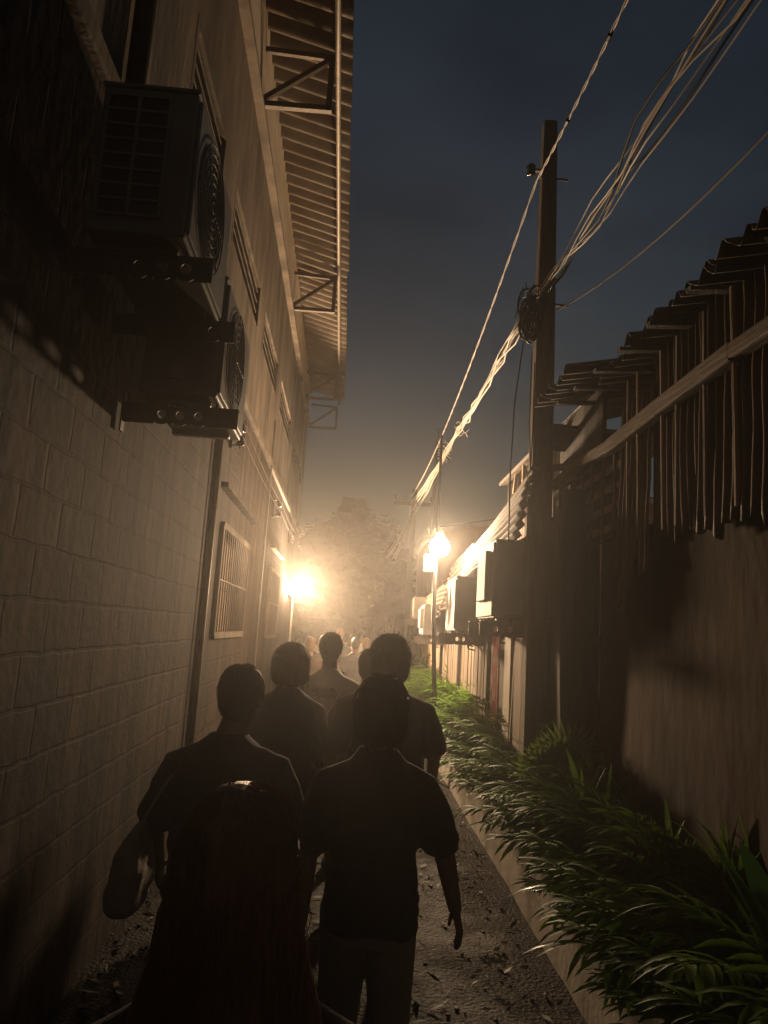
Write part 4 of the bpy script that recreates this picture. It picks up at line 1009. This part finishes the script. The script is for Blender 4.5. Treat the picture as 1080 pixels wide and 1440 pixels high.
crowd = [('slim person in grey tee farther ahead, between the white tee man and the hedge', .02, 13.2, 1.60, 'grey_tee', 'denim', 'short', 'hair'),
         ('person with a hair bun far ahead on the left by the wall', -.62, 10.5, 1.60, 'brown_tee', 'denim', 'bun', 'hair_b'),
         ('person in olive far ahead showing beside the left ear of the white tee man', -.42, 13.5, 1.60, 'green_tee', 'shorts', 'bob', 'hair_b'),
         ('tall person with light brown hair far ahead rising behind the white tee man', -.30, 15.2, 1.74, 'grey_tee', 'denim', 'short', 'hair_b'),
         ('person with brown hair far ahead just right of the slim grey tee walker', .25, 15.8, 1.58, 'brown_tee', 'denim', 'bob', 'hair_b'),
         ('person in a white top far ahead in the glare near the hedge', .52, 16.6, 1.62, 'white_tee', 'denim', 'short', 'hair'),
         ('person in navy far ahead walking close to the hedge', .62, 14.0, 1.55, 'navy', 'denim', 'short', 'hair'),
         ('person in a white top in the glare right below the wall lamp', -.85, 14.6, 1.60, 'white_tee', 'shorts', 'short', 'hair'),
         ('person in brown with bobbed hair deep in the glare, centre of the crowd', .0, 19.0, 1.66, 'brown_tee', 'denim', 'bob', 'hair'),
         ('hindmost person in grey at the head of the crowd, left', -.5, 20.5, 1.68, 'grey_tee', 'denim', 'short', 'hair'),
         ('person with a round head in charcoal close behind the bun haired walker', -.75, 12.0, 1.66, 'dark_tee', 'denim', 'short', 'hair'),
         ('person in grey with bobbed hair directly ahead of the bun haired walker', -.48, 11.9, 1.62, 'grey_tee', 'shorts', 'bob', 'hair_b'),
         ('person in a white top walking mid crowd between two brown tops', .12, 17.3, 1.70, 'white_tee', 'denim', 'short', 'hair'),
         ('person in navy with a bun at mid crowd under the far tree', -.22, 17.8, 1.63, 'navy', 'shorts', 'bun', 'hair'),
         ('stocky person in olive mid crowd just right of the wall lamp pipe', -.98, 16.4, 1.68, 'green_tee', 'denim', 'short', 'hair'),
         ('short person in brown close to the fence, far ahead', .78, 18.4, 1.60, 'brown_tee', 'denim', 'short', 'hair_b'),
         ('tall person in navy rising over the crowd near the far end', -.08, 22.5, 1.80, 'navy', 'denim', 'short', 'hair'),
         ('hindmost person in olive at the head of the crowd, right', .45, 21.0, 1.66, 'green_tee', 'denim', 'short', 'hair')]
for k, (lb, x, y, h, a, b_, hr, hm) in enumerate(crowd):
    person(lb, x, y, h, .1 * math.sin(k * 2.1), a, b_, 'long' if k % 3 else 'shorts', hr, hm, 'skin' if k % 2 else 'skin_d', .024, 1. + .05 * math.sin(k), .5 + k * .7, seed=20 + k)

# tote bag on the bent arm
t = thing('tote_bag', 'tan canvas tote bag hanging by long straps from the shoulder of the charcoal tee man', 'bag', (-.735, 2.85, .735))
t.scale = (.88, .9, .92)
mb = MB(); mb.loft([(-.02, 0, -.02, .050, .11), (-.02, 0, .01, .068, .14), (-.012, 0, .10, .070, .15), (.0, 0, .20, .056, .15), (.018, 0, .28, .034, .145), (.03, 0, .32, .018, .14)], 28, 3.6)
remesh(mb, 'bag_body', .009, 'canvas', t, .014, 5, 2)
for q in (-1, 1): MB().tube([(.028, q * .11, .30), (.06, q * .08, .38), (.11, q * .04 + .02, .48), (.165, .02 + q * .02, .548), (.20, .04, .56)], .009, 6, True, .5).build('bag_strap', 'canvas', t, smooth=True)

# ------------------------------------------------------------------ haze, added to imitate lens glare around the lamps
m = bpy.data.materials.new('haze_air'); m.use_nodes = True; nt = m.node_tree
nt.nodes.remove(nt.nodes['Principled BSDF'])
v = nt.nodes.new('ShaderNodeVolumePrincipled'); v.inputs['Color'].default_value = (.95, .93, .90, 1); v.inputs['Density'].default_value = .0056; v.inputs['Anisotropy'].default_value = .80
nt.links.new(v.outputs[0], nt.nodes['Material Output'].inputs['Volume'])
o = MB().box((0, 35, 4.2), (130, 140, 10.8)).build('haze', m); tag(o, kind='stuff')
o['label'] = 'thin smoky evening haze filling the alley'; o['category'] = 'haze'

# ------------------------------------------------------------------ world, sun, camera
w = bpy.data.worlds.new('World'); SC.world = w; w.use_nodes = True; nt = w.node_tree
bg = nt.nodes['Background']; sky = nt.nodes.new('ShaderNodeTexSky'); sky.sky_type = 'NISHITA'; sky.sun_disc = False
SUN_EL, SUN_RZ = rad(1.0), rad(200)
sky.sun_elevation = SUN_EL; sky.sun_rotation = SUN_RZ
tc = nt.nodes.new('ShaderNodeTexCoord'); mp = nt.nodes.new('ShaderNodeMapping'); mp.inputs['Scale'].default_value = (1, 1, 2.2)
nz = nt.nodes.new('ShaderNodeTexNoise'); nz.inputs['Scale'].default_value = 2.1; nz.inputs['Detail'].default_value = 5
rp = nt.nodes.new('ShaderNodeValToRGB'); rp.color_ramp.elements[0].position = .35; rp.color_ramp.elements[1].position = .7
rp.color_ramp.elements[0].color = (.40, .48, .64, 1); rp.color_ramp.elements[1].color = (.98, 1.08, 1.28, 1)
mx = nt.nodes.new('ShaderNodeMix'); mx.data_type = 'RGBA'; mx.blend_type = 'MULTIPLY'; mx.inputs[0].default_value = 1
nt.links.new(tc.outputs['Generated'], mp.inputs[0]); nt.links.new(mp.outputs[0], nz.inputs['Vector']); nt.links.new(nz.outputs[0], rp.inputs[0])
nt.links.new(sky.outputs[0], mx.inputs[6]); nt.links.new(rp.outputs[0], mx.inputs[7]); nt.links.new(mx.outputs[2], bg.inputs[0])
bg.inputs[1].default_value = .045
sun = bpy.data.lights.new('sun', 'SUN'); sun.energy = .01; sun.angle = rad(10); sun.color = (.8, .88, 1)
so = bpy.data.objects.new('sun', sun); COL.objects.link(so); so.rotation_euler = (rad(89), 0, -SUN_RZ + PI)

cam = bpy.data.cameras.new('camera'); co = bpy.data.objects.new('camera', cam); COL.objects.link(co); SC.camera = co
cam.sensor_fit = 'VERTICAL'; cam.sensor_height = 36; cam.lens = 26.0; cam.clip_start = .05; cam.clip_end = 600
p, yw, rl = rad(9.12), rad(1.63), rad(3.5)
fwd = Vector((math.sin(yw) * math.cos(p), math.cos(yw) * math.cos(p), math.sin(p))); right = Vector((math.cos(yw), -math.sin(yw), 0)); up = right.cross(fwd)
# the camera is rolled anticlockwise, so the scene leans clockwise in the picture
r2 = right * math.cos(rl) + up * math.sin(rl); u2 = -right * math.sin(rl) + up * math.cos(rl)
co.matrix_world = Matrix(((r2.x, u2.x, -fwd.x, 0), (r2.y, u2.y, -fwd.y, 0), (r2.z, u2.z, -fwd.z, 1.75), (0, 0, 0, 1)))

SC.view_settings.view_transform = 'Standard'; SC.view_settings.look = 'None'; SC.view_settings.exposure = 0; SC.view_settings.gamma = 1
SC.cycles.sample_clamp_indirect = 4; SC.cycles.volume_step_rate = 4; SC.cycles.max_bounces = 6
SC.cycles.use_denoising = True
